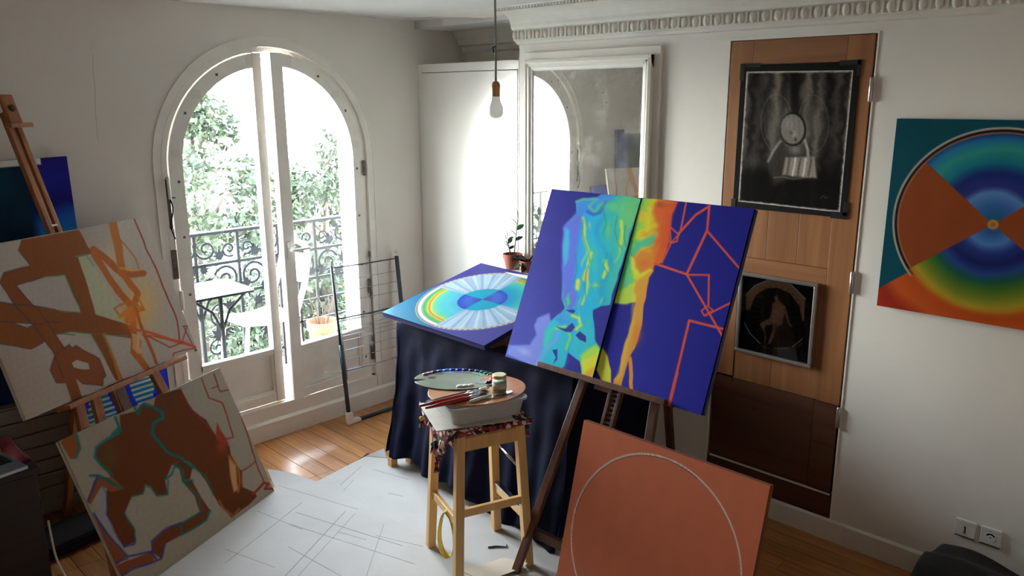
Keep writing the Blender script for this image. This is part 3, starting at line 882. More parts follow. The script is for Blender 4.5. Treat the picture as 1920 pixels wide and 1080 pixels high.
# legs: green and yellow
A.fill([(330,690),(360,655),(400,640),(430,655),(432,715),(452,740),(412,890),(398,885),(376,800),(322,757)], (40, 170, 190), 6, .8)
A.fill([(372,770),(400,735),(440,720),(455,745),(412,892),(398,886),(380,868)], (160, 202, 70), 9)
A.fill([(375,800),(392,790),(440,760),(412,892),(396,885)], (222, 196, 50), 9)
A.fill([(388,850),(430,820),(412,892),(398,886)], (232, 150, 44), 7)
A.fill([(205,720),(230,650),(262,640),(240,700),(215,760)], (48, 176, 160), 7)
A.stroke([(262,650),(300,640),(322,690),(310,740)], 5, (110, 196, 110), 6)
A.stroke([(330,600),(360,610),(365,640),(345,655)], 6, (160, 204, 96), 5)
A.stroke([(195,790),(215,740),(260,700),(270,670)], 7, (92, 146, 214), 6, .9)
# holes where the blue ground shows
for p in ([(300,570),(318,572),(330,570),(345,575),(335,590),(322,586)], [(262,640),(300,650),(330,630),(340,650),(322,668),(300,665)], [(345,680),(362,665),(388,680),(390,708),(362,700)], [(246,748),(270,745),(268,790),(250,808),(262,780)], [(424,578),(500,545),(452,740),(432,690),(440,630)], [(322,762),(368,795),(382,872),(300,840),(318,800)]):
    A.fill(p, (34, 36, 128), 1.6)
A.grain(.02, .35)
# right half
DR = Art(180, 250, [(1201, 371), (1410, 393), (1310, 786), (1112, 717)])
DR.wobble = 2.0
A = DR.base(BLUE)
A.mix(np.clip((A.y-520)/260, 0, 1)*np.clip(1.2-(A.x-1130)/200, 0, 1)*.8, (46, 48, 150))
A.mix(np.clip((430-A.y)/90, 0, 1)*.5*np.clip((A.x-1240)/100, 0, 1), (28, 24, 104))
wx = 7*A.noise(.035, 15)+4*A.noise(.1, 16)
seam = 1201-(A.y-371)*0.2572
t = (A.x-seam+wx*1.3)/70.0-np.clip((A.y-470)/200, 0, 1)*.45
t = t+.16*A.folds(.06, .05, 61)
fr_ = ramp(t, [(-.2, (60, 170, 150)), (.0, (90, 184, 110)), (.16, (150, 190, 60)), (.3, (222, 186, 46)), (.5, (230, 150, 40)), (.72, (220, 106, 40)), (1.0, (186, 66, 36))])
A.at(930, 330, 2.298)
A.fill([(622,92),(690,100),(775,112),(752,160),(742,250),(722,330),(705,378),(676,385),(672,415),(648,440),(640,500),(600,550),(560,555),(492,548)], fr_, 2)
# hot cloud and green tongues
A.fill([(690,100),(772,112),(752,165),(735,270),(720,330),(700,375),(670,385),(660,340),(690,290),(700,230),(672,190),(668,140)], (196, 82, 40), 9, .85)
A.glow(700, 125, 26/2.298, (150, 76, 48), .8, 14/2.298)
A.glow(628, 125, 14/2.298, (120, 186, 70), .8, 20/2.298)
A.glow(625, 170, 20/2.298, (236, 176, 40), .9, 26/2.298)
A.fill([(560,345),(600,290),(650,265),(678,245),(668,300),(620,318),(590,345),(570,380),(540,420),(535,470)], (60, 176, 140), 8, .9)
A.fill([(585,350),(620,320),(665,330),(690,300),(680,350),(672,395),(640,420),(610,425),(590,400)], (226, 122, 40), 10, .95)
A.glow(630, 380, 22/2.298, (222, 100, 44), .7, 18/2.298)
A.stroke([(575,360),(580,400),(612,432),(660,410)], 5, (226, 206, 70), 7, .9)
A.fill([(500,545),(530,495),(590,470),(600,548),(560,556)], (164, 198, 70), 7)
A.fill([(530,440),(580,430),(600,455),(540,490)], (80, 180, 140), 8, .7)
A.fill([(600,455),(640,425),(672,412),(648,442),(640,490),(602,560),(590,500)], (228, 146, 46), 6)
# legs on the right half
A.fill([(600,470),(640,440),(640,500),(625,620),(610,700),(595,750),(570,785),(545,870),(532,940),(498,920),(505,880),(530,850),(535,790),(560,700),(580,610),(602,550)], (226, 140, 56), 2)
A.glow(600, 690, 20/2.298, (218, 106, 44), .55, 50/2.298, .15)
A.stroke([(596,520),(570,690),(545,800),(520,880)], 5, (236, 184, 76), 8, .6)
A.fill([(566,785),(578,780),(585,870),(588,950),(572,945)], (222, 132, 62), 1.5)
A.fill([(452,745),(475,775),(490,840),(495,918),(455,905),(428,835)], (226, 196, 58), 2)
A.fill([(452,745),(466,765),(476,850),(440,840)], (160, 200, 80), 9, .8)
# red line drawing
RED = (196, 74, 58)
for pts, w_ in (([(808,118),(785,240),(775,262)], 3.4), ([(778,250),(850,170),(908,132)], 4.2), ([(908,132),(898,240)], 4.4), ([(898,240),(1047,418)], 4.0), ([(898,240),(812,428)], 4.6), ([(678,382),(812,430)], 4.4), ([(812,432),(906,434),(904,570)], 3.4), ([(812,432),(965,705)], 4.0), ([(706,378),(745,292),(770,285),(776,255),(740,222)], 3.0), ([(740,222),(745,292),(770,262)], 2.2), ([(726,276),(745,292)], 2.4), ([(874,590),(900,570),(925,590),(885,612),(874,590)], 2.6), ([(890,612),(1020,548)], 3.4), ([(735,1004),(822,632),(980,676)], 4.6)):
    A.stroke(pts, w_, RED, 1.4, wob=0.0)
A.stroke([(735,1004),(770,860)], 6.0, RED, 1.6, wob=0.0)
A.grain(.02, .35)

# ---- 2. upper canvas on the left easel ---------------------------------------------------------
LU = Art(270, 200, [(-74, 469), (273, 405.5), (369.4, 652.5), (48, 789)])
LU.wobble = 1.3
A = LU.base((158, 148, 140)); A.mix(.35*np.clip(A.noise(.02, 4), 0, 1), (150, 134, 122))
A.mix(np.clip((120-A.x)/160, 0, 1)*np.clip((A.y-560)/180, 0, 1)*.8, (140, 116, 100))
OR = (120, 68, 34)
A.at(0, 380, 2.843)
A.glow(750, 540, 90/2.843, (206, 160, 88), .8, 130/2.843)
A.glow(620, 300, 60/2.843, (198, 168, 120), .5, 110/2.843)
A.fill([(408,290),(460,270),(600,480),(690,655),(515,590)], (160, 160, 134), 3)
for p in ([(130,195),(425,140),(478,238),(520,260),(410,290),(350,378),(240,392),(95,432),(190,545),(90,540),(10,420),(35,365),(172,330),(108,250)],
          [(410,283),(340,378),(425,560),(432,600),(512,592),(460,400),(418,275)],
          [(-80,560),(0,520),(180,540),(300,560),(430,580),(520,590),(700,650),(712,720),(560,700),(490,690),(380,685),(300,698),(230,740),(170,770),(0,745),(-120,700)],
          [(90,540),(190,540),(270,650),(350,775),(455,1085),(385,1085),(340,930),(280,780),(190,660)],
          [(270,890),(290,820),(340,770),(370,750),(385,770),(405,755),(480,800),(530,830),(565,920),(550,940),(550,975),(440,960),(400,930),(345,955),(300,955)],
          [(485,690),(555,698),(600,800),(655,945),(618,950),(560,830)]):
    A.fill(p, OR, 1.6)
A.fill([(100,432),(240,392),(352,378),(425,568),(330,565),(192,540)], (156, 146, 140), 1.4)
A.fill([(75,632),(190,640),(150,662)], (150, 142, 140), 1.2)
A.fill([(385,850),(410,832),(470,855),(480,885),(440,885),(395,875)], (158, 148, 138), 1.4)
A.fill([(270,890),(290,820),(340,770),(370,750),(385,770),(405,755),(480,800),(530,830),(565,920),(550,940),(550,975),(440,960),(400,930),(345,955),(300,955)], (128, 68, 44), 6, .5)
A.fill([(385,850),(410,832),(470,855),(480,885),(440,885),(395,875)], (158, 148, 138), 1.4)
for pts, w_, cc in (([(500,245),(560,290),(650,372),(700,378),(765,370)], 12, (156, 88, 44)), ([(505,270),(600,420),(705,560),(715,690),(712,790),(785,885)], 12, (158, 90, 42)),
                    ([(602,108),(632,230),(652,370)], 15, (164, 100, 48)), ([(652,370),(735,480),(700,570),(680,620)], 12, (168, 92, 40)), ([(645,200),(720,290),(738,345)], 2.4, (164, 100, 40)), ([(640,340),(690,350),(740,350)], 3, (200, 140, 50)),
                    ([(610,555),(690,520),(770,565),(700,585),(640,600),(610,555)], 3.2, (176, 96, 40)), ([(735,500),(770,565),(720,560)], 3, (180, 104, 44)), ([(640,600),(690,560)], 8, (190, 110, 40)),
                    ([(722,560),(780,720),(838,855)], 6, (150, 80, 40)), ([(690,660),(770,680),(1050,770)], 5, (186, 78, 40)), ([(740,715),(750,740),(735,800),(755,805)], 4, (176, 110, 60))):
    A.stroke(pts, w_, cc, 2.2)
A.glow(700, 600, 45/2.843, (206, 118, 36), .75, 60/2.843)
A.fill([(705,690),(750,700),(742,760),(760,800),(730,800),(706,770)], (196, 150, 110), 2.2, .8)
A.stroke([(560,700),(610,830),(640,945)], 6, (176, 120, 50), 4, .8)
for pts, w_, cc in (([(715,85),(770,225),(830,350),(900,520),(945,625),(958,730)], 2.6, (126, 50, 40)), ([(980,655),(1025,750)], 1.8, (122, 52, 40)), ([(978,655),(1000,655),(970,742)], 1.8, (122, 52, 40)), ([(925,815),(930,797),(1050,772)], 2.0, (130, 50, 40)), ([(770,700),(905,765),(975,742)], 2.4, (150, 54, 40)), ([(760,700),(970,735),(1050,770)], 3, (180, 76, 46))):
    A.stroke(pts, w_, cc, 1.6)
PU = (70, 48, 72)
for pts in ([(130,195),(108,250),(172,330),(35,365),(10,420),(90,540),(190,660),(280,780),(340,930)], [(95,432),(190,545),(270,650),(350,775)], [(-60,530),(0,520),(180,540),(300,558)], [(-60,630),(0,620),(180,640),(240,640)], [(75,632),(150,662),(190,640)], [(0,745),(170,770),(230,740)], [(270,890),(290,820),(340,770),(370,750),(385,770),(405,755),(480,800),(530,830),(565,920),(550,940),(550,975),(440,960)], [(250,630),(325,626)], [(95,432),(240,392)], [(270,890),(300,955),(345,955)], [(400,700),(330,690)]):
    A.stroke(pts, 1.5, PU, 1.4, .85)
GR = (78, 140, 104)
for pts in ([(325,570),(430,577)], [(305,697),(380,682),(490,692),(560,830)], [(555,702),(685,706)], [(555,702),(598,790)], [(410,285),(462,270),(500,330)], [(240,392),(352,378),(420,550)]):
    A.stroke(pts, 1.9, GR, 2.0, .85)
A.grain(.03, .4)

# ---- 3. lower canvas on the floor at the left -----------------------------------------------------
LL = Art(270, 200, [(112, 830), (410, 692), (516, 922), (248, 1121)])
LL.wobble = 1.6
A = LL.base((150, 140, 124)); A.mix(.4*np.clip(A.noise(.025, 8), 0, 1), (160, 152, 142))
A.mix(np.clip((A.x-400)/100, 0, 1)*np.clip((860-A.y)/120, 0, 1), (158, 148, 142))
BR_ = (98, 50, 24)
A.at(0, 660, 2.572)
A.fill([(750,215),(870,185),(930,285),(990,330),(1045,410),(1110,460),(1115,500),(1165,580),(1170,660),(1230,680),(1245,700),(1210,740),(1120,805),(1060,740),(1030,680),(960,580),(910,530),(860,535),(830,545),(800,620),(812,690),(760,695),(735,655),(705,645),(690,690),(640,700),(608,780),(655,860),(655,925),(600,950),(550,870),(515,790),(520,680),(545,620),(470,520),(465,470),(540,420),(582,390),(580,310),(660,290),(690,250),(740,270)], BR_, 2)
A.glow(530, 500, 40/2.572, (92, 70, 36), .8, 60/2.572)
for p, cc in (([(880,625),(930,625),(960,680),(1020,770),(1000,820),(880,885),(800,935),(780,1005),(735,970),(740,920),(790,875),(880,830),(970,775),(940,700)], (108, 56, 32)),
          ([(565,1040),(620,1010),(740,970),(750,1020),(640,1050),(590,1085),(560,1070)], (130, 66, 46)), ([(292,432),(360,400),(388,470),(370,520),(345,525)], (140, 76, 40)),
          ([(425,720),(470,610),(550,610),(600,665),(540,680),(500,650),(440,745)], (134, 72, 44)), ([(455,785),(500,850),(620,990),(560,1045)], (126, 68, 48)), ([(830,545),(880,530),(930,560),(920,620),(880,625),(870,570)], BR_)):
    A.fill(p, cc, 1.8)
TE = (30, 104, 98)
for pts, w_ in (([(690,250),(780,295),(785,325),(740,350),(738,400),(800,480),(880,518),(930,560)], 6.5), ([(560,320),(580,385),(530,420),(470,465),(462,510),(500,560),(545,600)], 5), ([(545,400),(575,370),(570,400)], 5), ([(650,270),(668,305),(685,262)], 4.5),
                ([(805,615),(830,590),(848,548),(885,580),(890,625),(930,625)], 4.5), ([(640,700),(690,688),(705,648),(735,660),(760,695),(810,690),(815,625)], 3), ([(885,628),(960,700),(975,775),(880,832),(880,885),(1000,818),(1020,770)], 3.4), ([(930,560),(990,600),(1035,690)], 3), ([(608,780),(655,860),(655,925)], 2.4), ([(440,600),(480,600),(590,660)], 5), ([(372,405),(388,470),(370,515)], 5.5)):
    A.stroke(pts, w_, TE, 3.2, .92)
for pts, w_ in (([(428,730),(478,605)], 4.5), ([(500,650),(520,700),(515,790),(550,870),(600,945),(650,935),(655,905)], 3.4), ([(455,785),(520,880),(620,990),(740,968),(735,920),(790,870),(880,830)], 4), ([(590,1085),(650,1050),(750,1020),(780,1005),(800,935)], 4), ([(565,1020),(620,1000)], 3), ([(735,970),(760,1010)], 4)):
    A.stroke(pts, w_, (62, 58, 120), 2.6, .9)
A.fill([(465,780),(500,650),(520,690),(515,790),(600,950),(620,985),(540,900)], (140, 140, 150), 3, .8)
A.fill([(1105,510),(1140,550),(1150,670),(1130,680),(1115,600)], (196, 150, 100), 4, .9)
A.stroke([(1105,505),(1150,560),(1160,640),(1150,680)], 3, (176, 100, 44), 2.5)
A.stroke([(1060,720),(1080,760),(1130,800),(1160,760)], 4, (166, 104, 44), 4, .8)
A.glow(1070, 460, 24/2.572, (150, 56, 44), .9, 36/2.572)
A.fill([(1045,345),(1065,380),(1110,455),(1060,440),(1040,420)], (150, 52, 44), 3)
RD = (142, 54, 44)
for pts, w_ in (([(970,130),(1005,230),(1070,250),(1125,415),(1090,425)], 2.4), ([(1030,110),(1050,180),(1060,198),(1118,182)], 2.6), ([(1018,182),(1045,170)], 2.2), ([(1150,270),(1170,330),(1235,530),(1280,640)], 2.4), ([(1170,575),(1235,530)], 2.4), ([(1170,660),(1165,575)], 2.2), ([(1225,690),(1275,635),(1298,640),(1280,665),(1320,665)], 5), ([(870,185),(930,285),(1045,410)], 1.6)):
    A.stroke(pts, w_, RD, 1.7)
A.grain(.03, .4)

# ---- 4. square with the rainbow wheel lying on the table --------------------------------------------
def polar(A): 
    dx, dy = A.u-.5, A.v-.5; return np.hypot(dx, dy), np.degrees(np.arctan2(dy, dx))
TB = Art(300, 300)
A = TB.base((76, 74, 160)); R_, T_ = polar(A)
d1, d2 = A.u+A.v-1, A.u-A.v
corner = np.maximum(A.u+A.v*1.0, 0)
A.mix((.50-(A.u+A.v))*60, ramp((A.u+A.v)/.5, [(0, (120, 190, 214)), (.25, (30, 130, 168)), (1, (16, 112, 152))]))  # teal corner, paled at its tip by a painted highlight
A.mix(((A.u+A.v)-1.50)*60, (20, 116, 150))
rim = np.clip((.475-R_)*250, 0, 1); A.mix(rim, (206, 200, 186))
hours = np.abs((T_+360+45) % 180-90) > 44          # left / right quadrants hold the rainbow
side = np.abs(((T_-45+180) % 360)-180) ; opp = np.abs(((T_+135+180) % 360)-180)
rain = np.clip((46-np.minimum(side, opp))*0.8, 0, 1)
A.mix(np.clip((.470-R_)*250, 0, 1)*np.clip((R_-.458)*250, 0, 1)*((np.floor((T_+180)/2.4) % 2 == 0)*1.0)*(1-rain)*.75, (70, 66, 66))
A.mix(np.clip((.470-R_)*250, 0, 1)*np.clip((R_-.456)*250, 0, 1)*rain, (120, 116, 116))
A.mix(np.clip((.452-R_)*250, 0, 1)*np.clip((R_-.430)*250, 0, 1)*rain, (232, 230, 230))
A.mix(np.clip((.432-R_)*250, 0, 1)*np.clip((R_-.424)*250, 0, 1)*rain, (110, 120, 100))
fan = ramp((np.sin(np.radians(T_)*26)+.6*np.sin(np.radians(T_)*61+1)+1.6)/3.2, [(0, (150, 182, 214)), (.5, (182, 208, 232)), (1, (214, 232, 244))])
fan = fan*(.86+.14*np.clip(R_/.3, 0, 1))[:, None]
A.mix(np.clip((.448-R_)*250, 0, 1)*(1-rain), fan)
A.mix(np.clip((.449-R_)*250, 0, 1)*(1-rain)*np.clip(1-np.abs((T_*0.5) % 9-4.5)*3.0, 0, 1)*.35, (110, 140, 176))
bow = ramp(R_+.006*A.noise(.2, 4), [(.15, (20, 140, 205)), (.23, (22, 170, 205)), (.30, (70, 200, 200)), (.345, (130, 214, 150)), (.365, (226, 214, 90)), (.375, (206, 110, 50)), (.385, (228, 200, 80)), (.405, (80, 190, 90)), (.425, (40, 160, 110))])
A.mix(np.clip((.424-R_)*250, 0, 1)*rain, bow)
A.mix(np.clip((.424-R_)*250, 0, 1)*rain*np.clip(-d1*6, 0, .45)*np.clip((.33-R_)*12, 0, 1), (170, 226, 226))
A.mix(np.clip((.180-R_)*250, 0, 1), (10, 166, 196))
A.mix(np.clip((.180-R_)*250, 0, 1)*rain, ramp(R_+.03*np.sin(np.radians(T_)*30), [(0, (60, 60, 150)), (.06, (70, 90, 190)), (.11, (60, 120, 215)), (.18, (40, 64, 180))]))
A.grain(.02, .3)

# ---- 5. square with the copper hourglass on the right wall --------------------------------------------
WP = Art(240, 240)
A = WP.base((8, 74, 88)); A.mix((A.u-.0)*.35, (6, 58, 72)); R_, T_ = polar(A)
top = np.abs(((T_+90+180) % 360)-180); bot = np.abs(((T_-90+180) % 360)-180)
A.mix(np.clip((bot-0 < 52)*1.0, 0, 1)*0+np.clip((A.v-.5-np.abs(A.u-.5)*.80)*120, 0, 1), ramp(R_+.02*A.noise(.1, 3), [(.40, (120, 120, 20)), (.44, (176, 70, 24)), (.55, (190, 84, 30)), (.62, (150, 40, 24)), (.7, (168, 50, 26))]))
A.mix(np.clip((.470-R_)*220, 0, 1)*(T_*0+1)*((bot > 48)*1.0), (176, 166, 156))
A.mix(np.clip((.460-R_)*220, 0, 1)*((bot > 48)*1.0), (26, 22, 22))
A.mix(np.clip((.446-R_)*220, 0, 1)*((bot > 48)*1.0), (168, 120, 86))
ru = R_+.010*A.noise(.12, 9)
upc = ramp(ru, [(.04, (30, 90, 130)), (.10, (50, 96, 160)), (.16, (86, 130, 186)), (.19, (40, 50, 120)), (.25, (26, 40, 110)), (.30, (18, 110, 130)), (.36, (44, 140, 130)), (.41, (34, 110, 160)), (.44, (20, 60, 120))])
dnc = ramp(ru, [(.04, (40, 90, 150)), (.10, (80, 126, 190)), (.14, (40, 60, 130)), (.20, (28, 34, 100)), (.25, (40, 70, 140)), (.29, (30, 90, 70)), (.33, (70, 110, 40)), (.38, (120, 130, 40)), (.42, (170, 150, 40)), (.46, (190, 100, 30)), (.50, (160, 44, 26))])
A.mix(np.clip((.440-R_)*220, 0, 1), (138, 66, 32))
A.mix(np.clip((.440-R_)*220, 0, 1)*np.clip((50-top)*1.2, 0, 1), upc)
A.mix(np.clip((.47-R_)*30, 0, 1)*np.clip((53-bot)*1.2, 0, 1), dnc)
A.mix(np.clip((.026-R_)*300, 0, 1), (176, 130, 60)); A.mix(np.clip((.012-R_)*300, 0, 1), (150, 104, 40))
A.grain(.03, .3)

# ---- 6. copper-brown square with the white ring ------------------------------------------------------
BC = Art(220, 220)
A = BC.base((158, 92, 70)); R_, T_ = polar(A)
A.mix(.4*np.clip(A.noise(.04, 3), 0, 1), (148, 80, 56))
A.mix(np.clip((.4635-R_)*300, 0, 1)*np.clip((R_-.4545)*300, 0, 1), (226, 218, 206))
A.mix(np.clip((.4560-R_)*300, 0, 1)*np.clip((R_-.4500)*300, 0, 1)*((T_ > -178) & (T_ < -68)), (44, 36, 40))
A.grain(.02, .4)

# ---- 7. dark blue canvas on the radiator, 8. ladder canvas -----------------------------------------------
BP = Art(120, 180)
A = BP.base((10, 26, 44))
A.mix(np.clip((A.u-.66)*14, 0, 1), ramp(A.v+.03*A.noise(.06, 3), [(0, (24, 18, 88)), (.10, (22, 26, 110)), (.2, (18, 18, 84)), (.26, (24, 70, 150)), (.34, (20, 100, 160)), (.39, (30, 120, 160)), (.41, (40, 10, 24)), (1, (20, 20, 40))]))
A.mix(np.clip((.25-A.u)*12, 0, 1)*.8, ramp(A.v+.03*A.noise(.06, 5), [(0, (10, 60, 80)), (.2, (20, 90, 170)), (.5, (16, 40, 120)), (1, (16, 20, 70))]))
A.mix(np.clip((A.v-.75)*3, 0, 1), (18, 22, 64))
A.mix(.4*np.clip(A.noise(.08, 13), 0, 1), (12, 70, 80))
A.mix(((A.v < .024) & (A.u > .28) & (A.u < .80))*1.0, (176, 170, 162))
LP = Art(110, 240)
A = LP.base((26, 32, 140)); A.mix(np.clip((A.u-.5)*2, 0, 1)*.4, (20, 20, 120))
A.mix(.4*np.clip(A.noise(.07, 3), 0, 1), (30, 70, 170))
for cx_, ww in ((.27, .30), (.72, .26)):
    for k in range(30):
        v0 = .42+k*.0205
        ww2 = ww*(.55+.45*abs(math.sin(k*.33+cx_*4)))
        on = (A.v > v0) & (A.v < v0+.011) & (np.abs(A.u-cx_) < ww2/2)
        A.mix(on*1.0, (126, 190, 206))
        A.mix(((A.v > v0+.011) & (A.v < v0+.0205) & (np.abs(A.u-cx_) < ww2/2))*.8, (10, 90, 110))

# ---- 9. charcoal drawing --------------------------------------------------------------------------------
CH = Art(190, 240, [(1404, 136), (1604, 131), (1578, 396), (1386, 383)])
A = CH.base((60, 56, 52))
fold = A.noise(.09, 21, 3)
A.c = A.c*(1+.45*np.sin(A.x*.22+(A.y-130)*.02+fold*2.5))[:, None]*(1+.35*np.sin(A.x*.095+1))[:, None]
A.mix(np.clip((A.y-275)/60, 0, 1)*.9, (10, 9, 9)); A.mix(np.clip((1440-A.x)/50, 0, 1)*.35, (30, 28, 26)); A.mix(np.clip((A.x-1560)/40, 0, 1)*.5, (26, 24, 22))
A.at(1320, 40, 2.4556)
A.stroke([(425,225),(430,420)], 14, (14, 13, 12), 8, .9)
for cx_, rx_ in ((345, 70), (515, 66)):
    A.glow(cx_, 470, rx_/2.4556, (112, 108, 102), .6, 125/2.4556)
    A.stroke([(cx_+rx_*math.cos(q)*1.05, 470+125*math.sin(q)*1.05) for q in [k*.26 for k in range(25)]], 1.0, (140, 136, 130), 1.6, .55)
A.fill([(330,760),(300,660),(350,560),(420,590),(480,560),(500,640),(520,640),(530,720),(400,730)], (60, 56, 52), 10, .9)
A.stroke([(362,555),(330,600),(305,650)], 4, (176, 172, 166), 4, .8); A.stroke([(475,548),(488,590),(490,620)], 5, (186, 182, 176), 4, .8)
A.fill([(385,630),(520,622),(528,720),(420,715),(370,710)], (150, 142, 134), 4, .95)
for k, xx in enumerate((405, 432, 455, 480, 505)):
    A.stroke([(xx,632),(xx-14,712)], 3.6, (226, 220, 212) if k % 2 else (80, 72, 66), 3, .8)
A.glow(430, 590, 30/2.4556, (160, 154, 146), .7, 26/2.4556)
A.fill([(420+62*math.cos(q), 498+78*math.sin(q)) for q in [k*.3 for k in range(21)]], (20, 18, 18), 2)
A.fill([(418+56*math.cos(q), 498+70*math.sin(q)) for q in [k*.3 for k in range(21)]], (132, 126, 120), 4)
A.glow(400, 470, 30/2.4556, (156, 150, 144), .6, 30/2.4556); A.glow(428, 520, 9/2.4556, (176, 170, 164), .8, 16/2.4556); A.glow(432, 545, 6/2.4556, (40, 38, 36), .8, 3); A.glow(412, 515, 4, (80, 76, 72), .6, 3)
A.glow(230, 650, 60/2.4556, (96, 92, 88), .55, 40/2.4556)
A.stroke([(330,725),(370,720),(420,728),(500,716)], 2, (150, 146, 140), 3, .6)
A.stroke([(545,812),(560,800),(568,812),(578,805)], 1.2, (120, 116, 110), 1.4, .7)
e = np.minimum(np.minimum(A.u, 1-A.u)*1.0, np.minimum(A.v, 1-A.v)*1.3)+.006*A.noise(.3, 2)
A.mix(np.clip((.022-e)*60, 0, 1), (196, 190, 184))
A.grain(.10, .6)

# ---- 10. small framed photograph: seated figure before a wheel -------------------------------------------
FP = Art(170, 180, [(1398, 528), (1530, 545), (1517, 676), (1388, 652)])
A = FP.base((14, 12, 12))
A.at(1380, 500, 5.4)
ell = lambda k: [(412+k*315*math.cos(q), 520+k*335*math.sin(q)) for q in [j*.2 for j in range(32)]]
A.fill([p for p in ell(1.0)], (8, 7, 7), 2)
A.fill([(110,470),(110,330),(200,240),(330,185),(450,185),(580,220),(720,350),(708,560),(690,556),(660,420),(560,300),(440,255),(330,260),(210,330),(150,470)], (150, 112, 84), 1.6)
for k in range(12):
    q = math.radians(195+k*13); A.fill([(412+270*math.cos(q+.10*m)*(1+.10*(m % 2)), 520+285*math.sin(q+.10*m)*(1+.10*(m % 2))) for m in (-1, 0, 1)]+[(412+250*math.cos(q), 520+262*math.sin(q))], (96, 72, 54), 1.4, .8)
A.stroke([(110,330),(200,240),(330,187),(450,187),(580,222),(722,352)], 1.8, (190, 176, 160), 1.2)
A.stroke([(95,590),(150,690),(255,782)], 1.8, (176, 170, 164), 1.2); A.stroke([(585,805),(690,728)], 1.6, (176, 170, 164), 1.2); A.stroke([(400,828),(550,818)], 1.4, (170, 164, 158), 1.2); A.stroke([(260,800),(420,855),(600,820),(690,765)], .8, (120, 116, 112), 1.0)
for q in (100, 120, 140, 158, 172, 186, 200, 212, -8, 8, 22, 36, 50):
    qq = math.radians(q+90); A.stroke([(410+110*math.sin(qq), 500-110*math.cos(qq)), (410+255*math.sin(qq), 500-262*math.cos(qq))], .6, (120, 122, 124), 1.0, .6)
SK = (150, 108, 80)
A.fill([(405,310),(430,305),(450,330),(445,375),(480,395),(515,420),(540,500),(560,580),(595,610),(585,622),(550,600),(510,500),(490,560),(485,600),(430,620),(400,700),(365,780),(330,790),(350,740),(385,650),(385,600),(320,610),(300,640),(320,740),(300,768),(305,690),(250,600),(290,570),(350,545),(375,480),(380,410),(415,380),(405,350)], SK, 3, .95)
A.fill([(430,420),(480,430),(480,520),(430,540),(400,500)], (170, 126, 94), 8, .5)
A.fill([(400,312),(425,302),(452,325),(462,375),(442,350),(428,322),(405,335)], (26, 16, 14), 2)
A.fill([(385,600),(430,600),(400,690),(385,640)], (60, 40, 30), 7, .8)

# ================================================================== THINGS ON THE RIGHT WALL
# mirror over the mantelpiece
mi = thing('wall_mirror', 'tall old mirror in a white moulded frame above the mantel', 'mirror', (0, -1.36, 0.97))
def frame_box(name, y0, y1, z0, z1, x0, x1, m='white', bev=.002): return MB().box((x0, y0, z0), (x1, y1, z1)).build(name, m, mi, bevel=bev)
ZB = 0.975
frame_box('backboard', -0.930, -1.792, ZB, 2.138, 0.0, -0.022)
def moulding(name, a, b, inward):
    """frame moulding from a to b (points on the wall), profile stepping down towards the glass"""
    a, b, inw = Vector(a), Vector(b), Vector(inward)
    pr = [(0.0, -0.022), (0.0, -0.046), (0.014, -0.050), (0.022, -0.044), (0.032, -0.044), (0.040, -0.036), (0.050, -0.034), (0.056, -0.028), (0.056, -0.022)]
    MB().prism([a+inw*p+Vector((x, 0, 0)) for p, x in pr], b-a).build(name, 'white', mi)
moulding('top_moulding', (0, -0.945, 2.098), (0, -1.757, 2.098), (0, 0, -1))
moulding('side_moulding', (0, -0.945, ZB), (0, -0.945, 2.098), (0, -1, 0))
moulding('side_moulding', (0, -1.757, ZB), (0, -1.757, 2.098), (0, 1, 0))
frame_box('dark_rebate', -0.985, -1.712, ZB, 2.052, -0.022, -0.0235, 'gap', 0)
frame_box('glass', -0.993, -1.708, ZB, 2.046, -0.0235, -0.0265, 'mirror', 0)
mp_ = thing('mantelpiece', 'white mantelpiece shelf under the tall mirror', 'mantelpiece', (0, -1.36, 0))
MB().box((0, -0.90, 0.935), (-0.215, -1.84, 0.972)).build('shelf', 'white', mp_, bevel=.006)
for y_ in (-0.93, -1.69): MB().box((0, y_, 0), (-0.16, y_-.12, 0.935)).build('jamb', 'white', mp_, bevel=.004)
MB().box((0, -1.05, 0.80), (-0.14, -1.69, 0.935)).build('lintel', 'white', mp_, bevel=.004)
MB().box((0, -1.05, 0), (-0.06, -1.69, 0.80)).build('fireback', 'black', mp_)

# charcoal drawing taped to a black board
cdw = thing('charcoal_drawing', 'charcoal drawing of a moon-faced seated figure taped to black card on pine door', 'drawing', (-0.003, -2.45, 1.43))
MB().box((-0.001, -2.196, 1.425), (-0.005, -2.701, 2.036)).build('black_mount', 'blackboard', cdw)
picture('drawing_sheet', CH, (-0.0052, -2.222, 2.010), (-0.0052, -2.676, 2.004), (-0.0052, -2.222, 1.452), cdw, 'paint_matte', 1.0)
for y_, z_, w_, h_ in ((-2.192, 2.043, .020, .07), (-2.205, 2.043, .08, .016), (-2.62, 2.043, .085, .018), (-2.690, 2.043, .016, .06), (-2.188, 1.462, .022, .05), (-2.640, 1.448, .065, .028), (-2.688, 1.49, .020, .055)):
    MB().box((-0.0055, y_, z_), (-0.0065, y_-w_, z_-h_)).build('tape_strip', 'tape', cdw)

